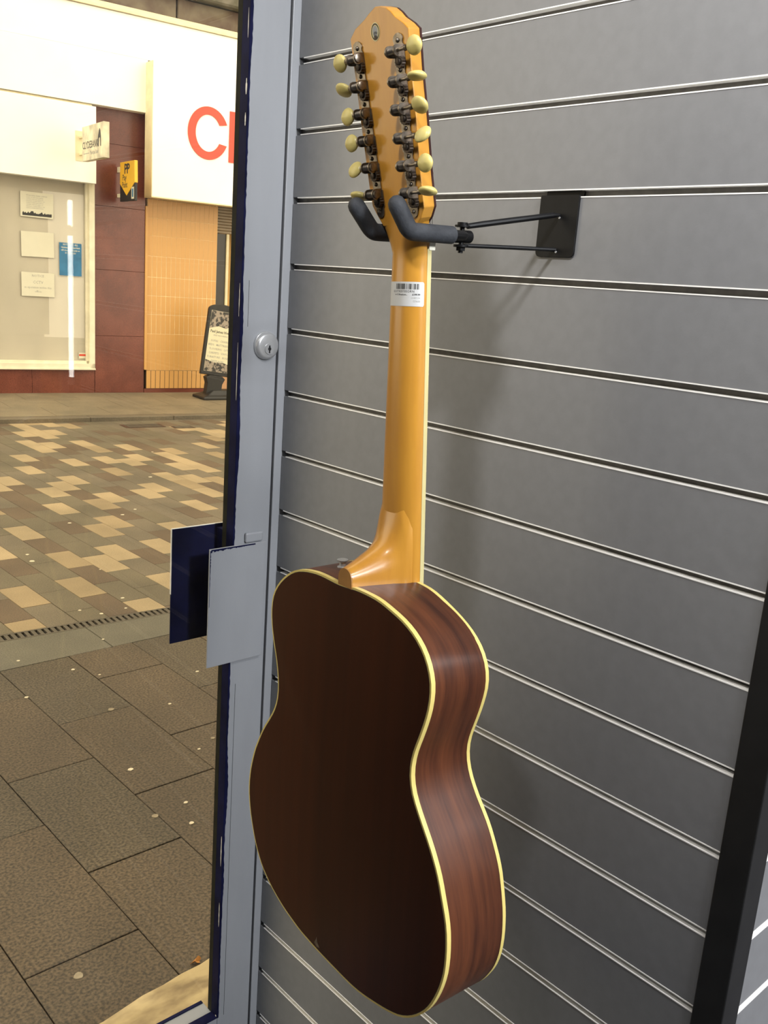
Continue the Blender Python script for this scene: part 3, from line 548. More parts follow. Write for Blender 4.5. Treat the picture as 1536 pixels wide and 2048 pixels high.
for s_, G_, W_, S_, B_ in ((1, LG, LW, LS, LBt), (-1, RG, RW, RS, RBt)):
    # base plate: wavy strip with a rounded tab at each end
    L_ = []; R_ = []
    n_ = 90; h0 = S_[-1][0] - 0.006; h1 = S_[0][0] + 0.0065
    for i in range(n_ + 1):
        h = h0 + (h1 - h0) * i / n_
        u = (h - S_[-1][0]) / (S_[0][0] - S_[-1][0]); bc = S_[-1][1] + (S_[0][1] - S_[-1][1]) * u
        ph = (u * 6) % 1.0
        w_ = 0.0066 + 0.0018 * (1 if 0.2 < ph < 0.85 and 0 <= u <= 1 else 0)
        if u < 0: w_ = 0.0066 * math.sqrt(max(0.02, 1 - ((S_[-1][0] - h) / 0.0062) ** 2))
        if u > 1: w_ = 0.0076 * math.sqrt(max(0.02, 1 - ((h - S_[0][0]) / 0.0067) ** 2))
        L_.append((h, bc - w_)); R_.append((h, bc + w_))
    pl = MB()
    vs = [H(h, b, 0.0002) for h, b in L_] + [H(h, b, 0.0002) for h, b in R_] + [H(h, b, 0.0014) for h, b in L_] + [H(h, b, 0.0014) for h, b in R_]
    m_ = n_ + 1; fs = []
    for i in range(n_):
        fs += [(i, i + 1, m_ + i + 1, m_ + i), (2 * m_ + i, 3 * m_ + i, 3 * m_ + i + 1, 2 * m_ + i + 1), (i, 2 * m_ + i, 2 * m_ + i + 1, i + 1), (m_ + i, m_ + i + 1, 3 * m_ + i + 1, 3 * m_ + i)]
    fs += [(0, m_, 3 * m_, 2 * m_), (n_, 2 * m_ + n_, 3 * m_ + n_, m_ + n_)]
    pl.add(vs, fs); bp_ = pl.build('tuner_plate', m_nickel, gt)
    sc0 = None
    for h, b in S_:
        sm = MB(); sm.ball(H(0, 0, 0), 0.0024, 0.0024, 0.0024, 10, 6)
        if sc0 is None: sc0 = sm.mesh('screw', m_nickel, smooth=True)
        o = link('screw', sc0, bp_); o.location = Vector(H(h, b, 0.0012)) - Vector(H(0, 0, 0))
    for k in range(6):
        gh, gb = G_[k]; wh, wb = W_[k]; bh, bb_ = B_[k]; dz = 0.0092
        tm = MB()
        # gear wheel with teeth
        teeth = []
        for i in range(28):
            r_ = 0.0062 if i % 2 else 0.0054; teeth.append((gh + r_ * math.cos(2 * PI * i / 28), gb + r_ * math.sin(2 * PI * i / 28)))
        tm.cur = 1; tm.prism(teeth, 0.0018, 0.0062, fr=lambda v: H(*v))
        tm.tube([H(gh, gb, 0.006), H(gh, gb, 0.0078), H(gh, gb, 0.0082)], [0.0033, 0.0033, 0.0024], 12)
        # worm, ears, shaft
        tm.cur = 0
        pts = []; rr = []
        for i in range(15):
            pts.append(H(wh, wb + s_ * (-0.0062 + 0.0124 * i / 14), dz)); rr.append(0.0036 if i % 2 else 0.0024)
        tm.tube(pts, rr, 12)
        tm.tube([H(wh, wb - s_ * 0.0095, dz), H(wh, wb - s_ * 0.0090, dz), H(wh, wb - s_ * 0.0066, dz)], [0.0030, 0.0042, 0.0042], 14)
        for e_ in (-0.0064, 0.0064):
            ear = []
            for i in range(9):
                t = PI * i / 8; ear.append((wh + 0.0055 * math.cos(t), dz + 0.0052 * math.sin(t)))
            ear = [(wh + 0.0055, 0.0008)] + ear + [(wh - 0.0055, 0.0008)]
            bc = wb + s_ * e_
            tm.add([H(h, bc - 0.0007, d) for h, d in ear] + [H(h, bc + 0.0007, d) for h, d in ear],
                   [tuple(range(len(ear) - 1, -1, -1)), tuple(range(len(ear), 2 * len(ear)))] + [(i, (i + 1) % len(ear), len(ear) + (i + 1) % len(ear), len(ear) + i) for i in range(len(ear))])
        bq = bb_ - s_ * 0.0085
        tm.tube([H(wh, wb + s_ * 0.0066, dz), H(wh, bq - s_ * 0.004, dz), H(wh, bq - s_ * 0.003, dz), H(wh, bq, dz)], [0.0018, 0.0018, 0.003, 0.0026], 12)
        # string post on the front face
        tm.tube([H(gh, gb, -0.0165), H(gh, gb, -0.0235), H(gh, gb, -0.0245)], [0.003, 0.003, 0.002], 12)
        tuner = tm.build('tuning_machine', [m_nickel, m_gear], gt, smooth=True)
        bm_ = MB(); ang = math.radians(ROT[s_][k]); ca, sa = math.cos(ang), math.sin(ang)
        nu, nv = 24, 12; rings = []
        for j in range(nv + 1):
            t = PI * j / nv; rho = math.sin(t); xx = math.cos(t)
            # along thickness: ridge lens, pillow oval
            ring = []
            for i in range(nu):
                p_ = 2 * PI * i / nu
                u_ = 0.0090 * rho ** 0.8 * math.cos(p_) if rho > 1e-6 else 0   # across shaft
                w2 = 0.0106 * rho ** 0.8 * math.sin(p_) if rho > 1e-6 else 0   # along shaft
                th_ = 0.0044 * xx * (1 - 0.28 * abs(math.cos(p_)) * rho)
                ring.append(H(wh + u_ * ca - th_ * sa, bb_ + s_ * 0.0022 + w2, dz + u_ * sa + th_ * ca))
            rings.append(ring)
        bm_.rings(rings, cap=False)
        bm_.build('tuner_button', m_button, tuner, smooth=True, angle=60)
# strap button on the shoulder
sb = MB(); P0 = Vector((-0.0035, 0.060, 0.040))
prof = [(0.0, 0.0062), (0.0018, 0.0062), (0.0024, 0.0040), (0.0075, 0.0036), (0.0088, 0.0066), (0.0102, 0.0068), (0.0104, 0.0050), (0.0088, 0.0035), (0.0088, 0.0001)]
sb.tube([P0 + Vector((h, 0, 0)) for h, r_ in prof[:7]], [r_ for h, r_ in prof[:7]], 20)
sb.build('strap_button', m_lock, gt, smooth=True)
# bridge, rosette, strings on the hidden front
rs = MB()
for r0, r1 in ((0.048, 0.058),):
    n_ = 48
    rs.rings([[(-0.155 + r_ * math.cos(2 * PI * i / n_), r_ * math.sin(2 * PI * i / n_), -0.0004) for i in range(n_)] for r_ in (r0, r1)], cap=False)
rs.build('rosette', m_bind2, gt)
rs = MB(); n_ = 48; rs.prism([(-0.155 + 0.048 * math.cos(2 * PI * i / n_), 0.048 * math.sin(2 * PI * i / n_)) for i in range(n_)], -0.0005, -0.0001); rs.build('sound_hole', m_gap, gt)
AB = LN - SCL
br = MB(); br.prism([(AB - 0.018, -0.085), (AB + 0.012, -0.085), (AB + 0.018, -0.05), (AB + 0.018, 0.05), (AB + 0.012, 0.085), (AB - 0.018, 0.085)], -0.0085, -0.0001); br.build('bridge', m_rose, gt, bevel=0.001)
br = MB(); br.box((AB - 0.0015, -0.04, -0.012), (AB + 0.0015, 0.04, -0.008)); br.build('saddle', m_ivory, gt)
for k in range(12):
    u = (k // 2) / 5 * 2 - 1; off = 0.0011 if k % 2 else -0.0011
    G_ = (RG if k < 6 else LG)[5 - (k % 6) if k < 6 else k % 6]
    t = MB(); t.tube([(AB, u * 0.029 + off, -0.0122), (LN, u * 0.019 + off, -0.0095), H(G_[0], G_[1] * 0.93, -0.024)], 0.0003, 5); t.build('string', m_nickel, gt)

# price label wrapped round the neck
LA0, LA1 = 0.3028, 0.3283
TL0, TL1 = 0.045, 0.80
def npt(a, t, off): 
    p0 = Vector(nsec(a, min(0.999, max(0.001, t)))); e = 0.004
    p1 = Vector(nsec(a, min(0.999, t + e))); p2 = Vector(nsec(a, max(0.001, t - e))); tg = (p1 - p2).normalized(); nrm = tg.cross(Vector((1, 0, 0))).normalized()
    if nrm.z < 0 and abs(nrm.z) > 0.2: nrm = -nrm
    if nrm.dot(p0 - Vector((a, 0, 0.002))) < 0: nrm = -nrm
    return p0 + nrm * off
# arc-length table for the section
def arc_table():
    pts = [Vector(nsec(0.315, j / 400)) for j in range(401)]; L_ = [0]
    for i in range(400): L_.append(L_[-1] + (pts[i + 1] - pts[i]).length)
    return L_
ARC = arc_table()
def t_of(s):
    for i in range(400):
        if ARC[i + 1] >= s: return (i + (s - ARC[i]) / max(1e-9, ARC[i + 1] - ARC[i])) / 400
    return 1.0
S0 = 0.0035; S1 = 0.052
lb = MB(); rows = []
for i in range(9):
    v = i / 8; row = []
    for j in range(41):
        s = S0 + (S1 - S0) * j / 40
        a = LA0 + (LA1 - LA0) * v
        # rounded corners
        c_ = 0.0016
        if j == 0: a = min(max(a, LA0 + c_), LA1 - c_)
        row.append(npt(a, t_of(s), 0.0003))
    rows.append(row)
lb.rings(rows, cap=False, closed=False)
pl_lab = lb.build('price_label', m_label, gt, smooth=True); tag(pl_lab, 'white printed barcode price sticker')
def lfr(x0, a0, off=0.00045):   # text x grows from +b (left in view) to -b (right); x measured from the right end
    return lambda v: npt(a0 + v[1], t_of(S0 + x0 - v[0]), off)
bars = MB(); rb_ = random.Random(21); x = 0.006
pat = [1, 1, 2, 1, 1, 2, 3, 1, 1, 2, 1, 3, 3, 1, 2, 2, 1, 3, 1, 2, 1, 3, 4, 1, 4, 2, 2, 1, 1, 2, 3, 1, 3, 1, 2, 2, 2, 1]
for i, w_ in enumerate(pat):
    ww = w_ * 0.00042
    if i % 2 == 0:
        q = [npt(0.3205, t_of(S0 + x), 0.00045), npt(0.3205, t_of(S0 + x + ww), 0.00045), npt(0.3263, t_of(S0 + x + ww), 0.00045), npt(0.3263, t_of(S0 + x), 0.00045)]
        bars.add(q, [(0, 1, 2, 3)])
    x += ww
    if x > 0.036: break
text_mb(bars, 'GUITKBY0BORN', 0.0033, lfr(0.0395, 0.3172), align='LEFT', spacing=1.25, ext=0)
text_mb(bars, 'er 12 Broadcom...', 0.0024, lfr(0.0360, 0.3142), align='LEFT', ext=0, bold=0.00004)
text_mb(bars, '£199.99', 0.0026, lfr(0.0045, 0.3142), align='RIGHT', ext=0, bold=0.00008)
bars.build('label_print', m_ink, pl_lab)
b2 = MB(); text_mb(b2, 'U187134', 0.0026, lfr(0.0045, 0.3107), align='RIGHT', ext=0); text_mb(b2, 'CPA30', 0.0026, lfr(0.0045, 0.3073), align='RIGHT', ext=0); b2.build('label_small_print', m_ink2, pl_lab)

# ================================================================== WALL HOOK
hk = empty('guitar_hook', (0, -0.521, -0.276)); tag(hk, 'black metal guitar hook with grey foam prongs, clipped into the slatted wall', 'hook')
def hpart(name, mb, m, **k):
    o = mb.build(name, m, None, **k); o.parent = hk; o.matrix_parent_inverse = Matrix.Translation((0, 0.521, 0.276)); return o
pl = MB(); pr = []
y0, y1, z0, z1, rr = -0.5495, -0.4935, -0.2765, -0.2075, 0.006
for cx, cy, a0 in ((y1 - rr, z0 + rr, -90), (y1 - 0.001, z1 - 0.001, 0), (y0 + 0.001, z1 - 0.001, 90), (y0 + rr, z0 + rr, 180)):
    r_ = rr if cy < -0.25 else 0.001
    for i in range(7):
        t = math.radians(a0 + 90 * i / 6); pr.append((cx + r_ * math.cos(t), cy + r_ * math.sin(t)))
pl.prism(pr, -0.0032, -0.0008, fr=lambda v: (v[2], v[0], v[1]))
hpart('back_plate', pl, m_black, bevel=0.0004)
lp = MB(); lp.box((-0.003, y0 + 0.001, -0.2085), (0.0085, y1 - 0.001, -0.2068)); lp.box((0.0065, y0 + 0.001, -0.2085), (0.0088, y1 - 0.001, -0.2012)); hpart('clip_lip', lp, m_black)
rd = MB(); rd.tube([(-0.0025, -0.5235, -0.2290), (-0.012, -0.5215, -0.2300), (-0.060, -0.5045, -0.2400), (-0.098, -0.491, -0.2480), (-0.116, -0.4845, -0.2520)], [0.0018, 0.0032, 0.0034, 0.0034, 0.0030], 10); hpart('support_rod', rd, m_black, smooth=True)
rd = MB(); rd.tube([(-0.0025, -0.5225, -0.2680), (-0.060, -0.503, -0.2703), (-0.118, -0.4835, -0.2730)], [0.0024, 0.0024, 0.0024], 10); hpart('support_rod', rd, m_black, smooth=True)
for z_ in (-0.2320, -0.2705):
    rv = MB(); rv.cyl((-0.0030, -0.5245, z_), (-0.0042, -0.5245, z_), 0.0012, 8); hpart('rivet', rv, m_lock)
pv = MB(); pv.tube([(-0.1085, -0.483, -0.263), (-0.1095, -0.483, -0.263), (-0.150, -0.483, -0.2650)], [0.0060, 0.0070, 0.0070], 18); hpart('pivot_barrel', pv, m_black, smooth=True)
bl = MB()
bl.tube([(-0.122, -0.483, -0.2815), (-0.122, -0.483, -0.2520)], 0.0028, 10)
for za, zb, r_ in ((-0.2535, -0.2515, 0.0085), (-0.2515, -0.2485, 0.0058), (-0.2750, -0.2725, 0.0085), (-0.2790, -0.2750, 0.0056)): bl.cyl((-0.122, -0.483, za), (-0.122, -0.483, zb), r_, 6 if r_ < 0.007 and za < -0.26 else 16)
hpart('clamp_bolt', bl, m_black, smooth=True, angle=30)
def rad_path(pts, r, n=6):
    out = [Vector(pts[0])]
    for i in range(1, len(pts) - 1):
        p, q, s = Vector(pts[i - 1]), Vector(pts[i]), Vector(pts[i + 1]); a = q + (p - q).normalized() * r; b = q + (s - q).normalized() * r
        for k in range(n + 1):
            t = k / n; out.append(a * (1 - t) ** 2 + q * 2 * t * (1 - t) + b * t * t)
    out.append(Vector(pts[-1])); return out
yk = MB(); yk.tube(rad_path([(-0.205, -0.4425, -0.2662), (-0.152, -0.4465, -0.265), (-0.152, -0.5185, -0.265), (-0.205, -0.5150, -0.2662)], 0.008), 0.0050, 10); hpart('yoke', yk, m_black, smooth=True)
for pts in ([(-0.1715, -0.5168, -0.2660), (-0.2300, -0.5120, -0.2675), (-0.2480, -0.5097, -0.2430)], [(-0.1660, -0.4455, -0.2655), (-0.2180, -0.4410, -0.2675), (-0.2405, -0.4382, -0.2430)]):
    q = rad_path(pts, 0.007, 8); d = (q[-1] - q[-2]).normalized(); d0_ = (q[1] - q[0]).normalized(); R_ = 0.0093
    path = [q[0] - d0_ * 0.0006, q[0] + d0_ * 0.0012] + q[1:] + [q[-1] + d * R_ * 0.5, q[-1] + d * R_ * 0.8, q[-1] + d * R_ * 0.98]
    rad = [R_ * 0.84, R_] + [R_] * (len(q) - 1) + [R_ * 0.86, R_ * 0.58, R_ * 0.15]
    sl = MB(); sl.tube(path, rad, 18); hpart('foam_sleeve', sl, m_rubber, smooth=True)

# ================================================================== STREET
def CV(p):  # visible in the photograph's frame (with a margin)?
    d = Vector(p) - CAMPOS; z = d.dot(FW_)
    if z < 0.1: return None
    return (768 + FPX * d.dot(RT_) / z, 1024 + FPX * d.dot(DN_) / z)
AL = -0.129406; U = Vector((math.cos(AL), math.sin(AL), 0)); Nn = Vector((-math.sin(AL), math.cos(AL), 0)); DW = 10.071
def F(u, off, z): return U * u + Nn * (DW - off) + Vector((0, 0, z))     # facade coordinates: along, towards us, up
st_ = struct(MB().box((-14, 0.072, ZG - 0.3), (16, 16, ZG - 0.012)).build('street_ground', m_joint))
KS = 1.58 / 1.498
def S(x, y): return (CAMPOS.x + (x - CAMPOS.x) * KS, CAMPOS.y + (y - CAMPOS.y) * KS)
pav = struct(empty('street_paving', (0, 0, ZG)))
def slab(mb_poly, m, name, h=0.011, dz=0.0):
    cx = sum(p[0] for p in mb_poly) / len(mb_poly); cy = sum(p[1] for p in mb_poly) / len(mb_poly)
    mb = MB(); mb.prism([(x - cx, y - cy) for x, y in mb_poly], -h, 0); me = mb.mesh(name, m, bevel=0.0015, seg=1)
    o = link(name, me, pav); o.location = (cx, cy, dz); return o
GX, GY = 0.447, 2.530; GS = math.atan2(2.475 - 2.530, 1.2155 - 0.447)   # near edge of the grate
gu = (math.cos(GS), math.sin(GS)); gn = (-gu[1], gu[0]); GWD = 0.078
gc0 = gn[0] * GX + gn[1] * GY; gc1 = gc0 + GWD
# slabs next to the shop: running bond
sw = 0.268 * KS; sl_ = 0.53 * KS; gx0, gy0 = S(0.272, 1.538)
YB = 2.24; r = random.Random(4); far = MB()
for i in range(-7, 12):
    for j in range(-6, 4):
        x0 = gx0 + i * sw; y0 = gy0 + j * sl_ + (sl_ / 2 if i % 2 else 0)
        poly = [(x0 + 0.0015, y0 + 0.0015), (x0 + sw - 0.0015, y0 + 0.0015), (x0 + sw - 0.0015, y0 + sl_ - 0.0015), (x0 + 0.0015, y0 + sl_ - 0.0015)]
        poly = clip(poly, 0, 1, YB - 0.0015); poly = clip(poly, 0, -1, -0.075) if len(poly) > 2 else []
        if len(poly) < 3: continue
        cx = sum(p[0] for p in poly) / len(poly); cy = sum(p[1] for p in poly) / len(poly); q = CV((cx, cy, ZG))
        if q and -250 < q[0] < 760 and q[1] < 2500: slab(poly, r.choice(m_slab), 'paving_slab', dz=r.uniform(-0.0015, 0.0008))
        else: far.prism(poly, ZG - 0.011, ZG)
o = far.build('outer_slabs', m_slab[0]); o.parent = pav; o.matrix_parent_inverse = Matrix.Translation((0, 0, -ZG)); o['kind'] = 'stuff'
far = MB()
for i in range(-6, 10):
    x0 = gx0 - 0.08 + i * sl_
    poly = [(x0 + 0.0015, YB + 0.0015), (x0 + sl_ - 0.0015, YB + 0.0015), (x0 + sl_ - 0.0015, 4.0), (x0 + 0.0015, 4.0)]
    poly = clip(poly, gn[0], gn[1], gc0 - 0.001)
    poly = clip(poly, 0, -1, -YB - 0.0015)
    if len(poly) > 2: slab(poly, m_band, 'band_slab')
# pavers
X0, Y0, PW, PL = 1.10479, 3.33728, 0.1423899, 0.3058745
PALE = {(-4, -3), (-3, -2), (-2, 1), (-1, -2), (0, -3), (0, 0), (0, 2), (0, 4), (1, -1), (2, -2), (2, 0), (2, 6), (3, 1), (3, 3), (3, 6), (4, 0), (4, 2), (4, 5), (5, 3), (5, 5), (5, 7), (6, 1), (6, 4), (6, 6), (6, 9), (8, 4), (8, 8), (8, 10), (9, 2), (9, 4), (9, 6), (9, 10), (9, 12), (10, 8), (10, 12), (10, 13), (11, 4), (11, 5), (11, 9), (11, 10), (11, 12), (12, 5), (12, 8), (13, 4), (13, 6), (13, 13), (14, 6), (14, 7), (14, 8), (15, 8), (17, 7), (18, 9)}
BROWN = {(-4, -2), (-2, 0), (-1, -3), (0, -1), (0, 1), (1, 3), (2, 2), (2, 5), (3, -1), (5, 0), (5, 2), (5, 4), (6, 8), (7, 4), (7, 8), (8, 2), (8, 6), (8, 13), (9, 7), (9, 9), (9, 11), (10, 3), (11, 6), (12, 4), (12, 9), (12, 11), (13, 7), (14, 10), (14, 12), (15, 6), (15, 11), (19, 9), (19, 11)}
KN = DW - 1.90
cand = []; far = [MB(), MB(), MB()]
cache = {}
for i in range(-26, 44):
    for j in range(-5, 20):
        x0 = X0 + i * PW; y0 = Y0 + j * PL + (PL / 2 if i % 2 else 0)
        g_ = 0.0011
        poly = [(x0 + g_, y0 + g_), (x0 + PW - g_, y0 + g_), (x0 + PW - g_, y0 + PL - g_), (x0 + g_, y0 + PL - g_)]
        full = len(poly)
        c0 = clip(poly, -gn[0], -gn[1], -(gc1 + 0.001))
        if len(c0) < 3: continue
        c1 = clip(c0, Nn.x, Nn.y, KN - 0.001)
        if len(c1) < 3: continue
        cut = len(c1) != 4 or c1 != poly
        rr_ = random.Random(i * 131 + j * 17); q_ = rr_.random()
        if (i, j) in PALE: ci = 0
        elif (i, j) in BROWN: ci = 2
        elif -5 < i < 20 and -4 < j < 14: ci = 1 if q_ < 0.9 else (0 if q_ < 0.94 else 2)
        else: ci = 0 if q_ < 0.24 else (2 if q_ < 0.46 else 1)
        cx = sum(p[0] for p in c1) / len(c1); cy = sum(p[1] for p in c1) / len(c1); v = CV((cx, cy, ZG))
        vis = v and -30 < v[0] < 500
        cand.append((0 if vis else 1, (Vector((cx, cy, ZG)) - CAMPOS).length, c1, cut, ci, rr_.random(), (x0, y0)))
cand.sort(key=lambda t: (t[0], t[1]))
npav = 0
for nv_, d_, c1, cut, ci, rnd, xy in cand:
    mm = (m_pale, m_grey, m_brown)[ci]; m_ = mm[int(rnd * len(mm))] if ci else mm[0 if rnd < 0.7 else 1]
    if nv_ == 0 and npav < 295:
        npav += 1
        dz = (rnd - 0.5) * 0.0012
        if cut: slab(c1, m_, 'paver', dz=dz)
        else:
            if m_.name not in cache:
                g_ = 0.0011; mb = MB(); mb.box((g_, g_, -0.011), (PW - g_, PL - g_, 0)); cache[m_.name] = mb.mesh('paver', m_, bevel=0.001, seg=1)
            o = link('paver', cache[m_.name], pav); o.location = (xy[0], xy[1], dz)
    else: far[ci].prism(c1, ZG - 0.011, ZG)
for k, nm in enumerate(('outer_pale_pavers', 'outer_grey_pavers', 'outer_brown_pavers')):
    o = far[k].build(nm, (m_pale[0], m_grey[0], m_brown[0])[k]); o.parent = pav; o.matrix_parent_inverse = Matrix.Translation((0, 0, -ZG)); o['kind'] = 'stuff'
# drain grate
dg_ = empty('drain_grate', (GX, GY, ZG)); tag(dg_, 'long slotted metal drainage channel cover across the paving', 'drain'); dg_.rotation_euler = (0, 0, GS)
fm = MB(); fm.box((-1.6, 0, -0.011), (2.6, 0.010, 0.0)); fm.box((-1.6, GWD - 0.010, -0.011), (2.6, GWD, 0.0)); fm.build('channel_frame', m_iron, dg_)
mb = MB(); mb.box((0, 0.008, -0.011), (0.016, GWD - 0.008, -0.0006)); bme = mb.mesh('grate_bar', m_iron)
for i in range(147):
    o = link('grate_bar', bme, dg_); o.location = (-1.59 + i * 0.0285, 0, 0)
mb = MB(); mb.box((-1.6, 0.001, -0.0118), (2.6, GWD - 0.001, -0.0108)); mb.build('channel_bottom', m_gap, dg_)
# gum spots and leaf
GUM = [(0.332, 1.96), (0.435, 2.3), (0.577, 2.104), (0.641, 2.003), (0.977, 1.824), (0.738, 1.624), (0.396, 1.273), (0.439, 1.001), (0.396, 0.894), (0.646, 1.265), (1.496, 4.193), (1.023, 3.674), (0.997, 3.546), (0.886, 2.718), (0.951, 2.627), (0.817, 2.335), (1.132, 2.775), (1.24, 3.243), (1.876, 4.237), (2.015, 4.333), (3.116, 6.117), (1.079, 2.638), (2.6, 5.2), (5.0, 4.0), (1.7, 3.2)]
GUM2 = [(0.54, 1.7), (0.328, 0.988), (-0.129, 0.509), (0.726, 1.306)]
for lst, mm, rr in ((GUM, m_gum, 0.0085), (GUM2, m_gum2, 0.013)):
    for k, (x, y) in enumerate(lst):
        r = random.Random(k + 40); mb = MB(); R_ = rr * r.uniform(0.6, 1.15) * (1.6 if y > 3.5 else 1)
        mb.prism([(R_ * r.uniform(0.8, 1.15) * math.cos(2 * PI * i / 10), R_ * r.uniform(0.7, 1.0) * math.sin(2 * PI * i / 10)) for i in range(10)], -0.001, 0.0016)
        o = link('gum_spot', mb.mesh('gum_spot', mm), pav); o.location = (x, y, 0)
lf = MB(); n_ = 14
vs = []
for i in range(n_):
    t = 2 * PI * i / n_; r_ = 0.012 * (1 + 0.25 * math.sin(3 * t) + 0.1 * math.cos(7 * t)); vs.append((r_ * math.cos(t), 0.6 * r_ * math.sin(t), 0.006 + 0.005 * math.sin(2 * t)))
lf.add(vs + [(0, 0, 0.003)] + [(x, y, z - 0.0008) for x, y, z in vs] + [(0, 0, 0.0022)], [(i, (i + 1) % n_, n_) for i in range(n_)] + [((i + 1) % n_ + n_ + 1, i + n_ + 1, 2 * n_ + 1) for i in range(n_)] + [(i, (i + 1) % n_, (i + 1) % n_ + n_ + 1, i + n_ + 1) for i in range(n_)])
lfo = lf.build('fallen_leaf', m_leaf, smooth=True); lfo.location = (0.1036, 0.385, ZG + 0.0005); tag(lfo, 'small dry orange leaf lying on the paving by the stone doorstep', 'leaf')
# stone doorstep
ds = MB(); r = random.Random(9); edge = []
for i in range(41):
    x = -1.0 + 1.9 * i / 40; edge.append((x, 0.256 + 0.085 * (x + 0.2) + r.uniform(-0.005, 0.005)))
base = [(0.9, 0.076), (-1.0, 0.076)]
ds.prism(base + edge, ZG + 0.0005, -1.80); dso = struct(ds.build('trim_4', m_sill, bevel=0.004, seg=2))
th = MB(); th.box((-1.0, 0.0705, -1.80), (0.0, 0.10, -1.775)); th.box((-1.0, 0.046, -1.90), (0.0, 0.0705, -1.79)); struct(th.build('trim_5', m_gap))

# far pavement and kerb (facade frame)
fp = struct(empty('far_pavement')); KZ = ZG + 0.045
def fbox(mb, u0, u1, o0, o1, z0, z1): mb.box((u0, o0, z0), (u1, o1, z1), fr=lambda v: F(*v)); return mb
mb = fbox(MB(), -8, 16, -0.2, 1.9, ZG - 0.2, KZ - 0.006); mb.build('pavement_bed', m_joint, fp)
mb = MB()
for i in range(26):
    u0 = -7.6 + i * 0.9; k = fbox(MB(), u0 + 0.002, u0 + 0.898, 1.76, 1.905, ZG - 0.05, KZ); k.build('kerb_stone', m_kerb, fp, bevel=0.004, seg=1)
for i in range(0, 40):
    for j in range(3):
        u0 = -7.6 + i * 0.6 + (0.3 if j % 2 else 0); o0 = 0.0 + j * 0.586
        k = fbox(MB(), u0 + 0.002, u0 + 0.598, o0 + 0.002, o0 + 0.584, KZ - 0.02, KZ + random.uniform(0, 0.0015)); k.build('pavement_slab', m_farpave, fp)
for (x, y, w_, l_, lb_) in ((3.72, 7.42, 0.42, 0.20, 'rusty brown rectangular drain cover in the paving below the kerb'), (4.07, 7.22, 0.22, 0.12, 'smaller brown drain cover right of the rusty one below the kerb')):
    dc = MB(); dc.box((-w_ / 2, -l_ / 2, 0), (w_ / 2, l_ / 2, 0.003)); do = dc.build('drain_cover', mat('rusty_iron', (0.06, 0.025, 0.012), 0.7, noise=0.3, nscale=40)); do.location = (x, y, ZG + 0.0006); do.rotation_euler = (0, 0, AL); tag(do, lb_, 'drain cover')
    for k in range(5):
        s = MB(); s.box((-w_ * 0.42, -0.008, 0.003), (w_ * 0.42, 0.008, 0.006)); so = s.build('cover_rib', m_iron, do); so.location = (0, -l_ * 0.4 + l_ * 0.2 * k, 0)

# ================================================================== SHOPS ACROSS THE STREET
bd = empty('shop_building'); tag(bd, 'shop building across the street with red granite, ochre tiles and white fascia', 'building')
def fb_(name, u0, u1, o0, o1, z0, z1, m, parent=bd, **k): return fbox(MB(), u0, u1, o0, o1, z0, z1).build(name, m, parent, **k)
fb_('wall_core', -8, 16, -3.0, -0.5, ZG - 0.1, 12.0, m_soffit)
fb_('wall_core', -8, 4.53, -0.5, -0.06, ZG - 0.1, 2.0, m_soffit)
fb_('wall_core', 5.9, 16, -0.5, -0.02, ZG - 0.1, 2.0, m_granite)
# granite cladding: pier, plinth
zz = [KZ, -1.16, -0.38, 0.35, 1.05, 1.45]
for a, b in zip(zz, zz[1:]): fb_('granite_panel', 2.960, 3.576, -0.06, 0.012 + random.uniform(0, 0.003), a + 0.0015, b - 0.0015, m_granite, bevel=0.001, seg=1)
for a, b in ((-1.6, -0.4), (-0.4, 0.6), (0.6, 1.4), (1.4, 2.216), (2.216, 2.957)): fb_('granite_panel', a + 0.0015, b - 0.0015, -0.06, 0.010, KZ, -1.574, m_granite, bevel=0.001, seg=1)
fb_('granite_panel', 3.58, 4.55, -0.06, 0.02, KZ, -1.806, m_granite)
fb_('pier_edge', 3.577, 3.608, -0.06, 0.030, -1.565, 0.40, m_tile)
# ochre tiles
tb = [-1.805, -1.575, -1.331, -1.120, -0.881, -0.654, -0.429, -0.177, 0.063, 0.271, 0.49]
for k in range(len(tb) - 1):
    m_ = m_grout2 if k == 0 else m_grout
    fb_('tile_bed', 3.609, 4.530, -0.06, 0.010, tb[k], tb[k + 1], m_)
tw = (4.530 - 3.609) / 15
tm_cache = {}
for k in range(len(tb) - 1):
    for i in range(15):
        u0 = 3.609 + i * tw; hgt = tb[k + 1] - tb[k]
        g_ = 0.0035 if k == 0 else (0.0011 if k > 6 or k in (2, 1) else 0.0022)
        key = k
        if key not in tm_cache:
            mb = MB(); mb.box((g_, 0, g_), (tw - g_, 0.0035, hgt - g_), fr=lambda v: U * v[0] - Nn * v[1] + Vector((0, 0, v[2]))); tm_cache[key] = mb.mesh('wall_tile', m_tile, bevel=0.0012, seg=1)
        o = link('wall_tile', tm_cache[key], bd); o.location = F(u0, 0.0085, tb[k])
# bank window
fb_('blind', -1.6, 2.89, -0.058, -0.055, -1.47, 0.62, m_blind)
wfr = MB(); fbox(wfr, -1.6, 2.955, -0.05, 0.035, -1.572, -1.500); fbox(wfr, 2.893, 2.955, -0.05, 0.035, -1.572, 0.62); fbox(wfr, -1.6, 2.957, -0.02, 0.05, -1.572, -1.555); fbox(wfr, -1.6, 2.893, -0.05, 0.0, -1.50, -1.470); fbox(wfr, 2.862, 2.893, -0.05, 0.0, -1.50, 0.60)
wfr.build('window_frame', m_wframe, bd, bevel=0.003, seg=1)
fb_('window_pane', -1.6, 2.863, -0.046, -0.040, -1.47, 0.60, m_glass2)
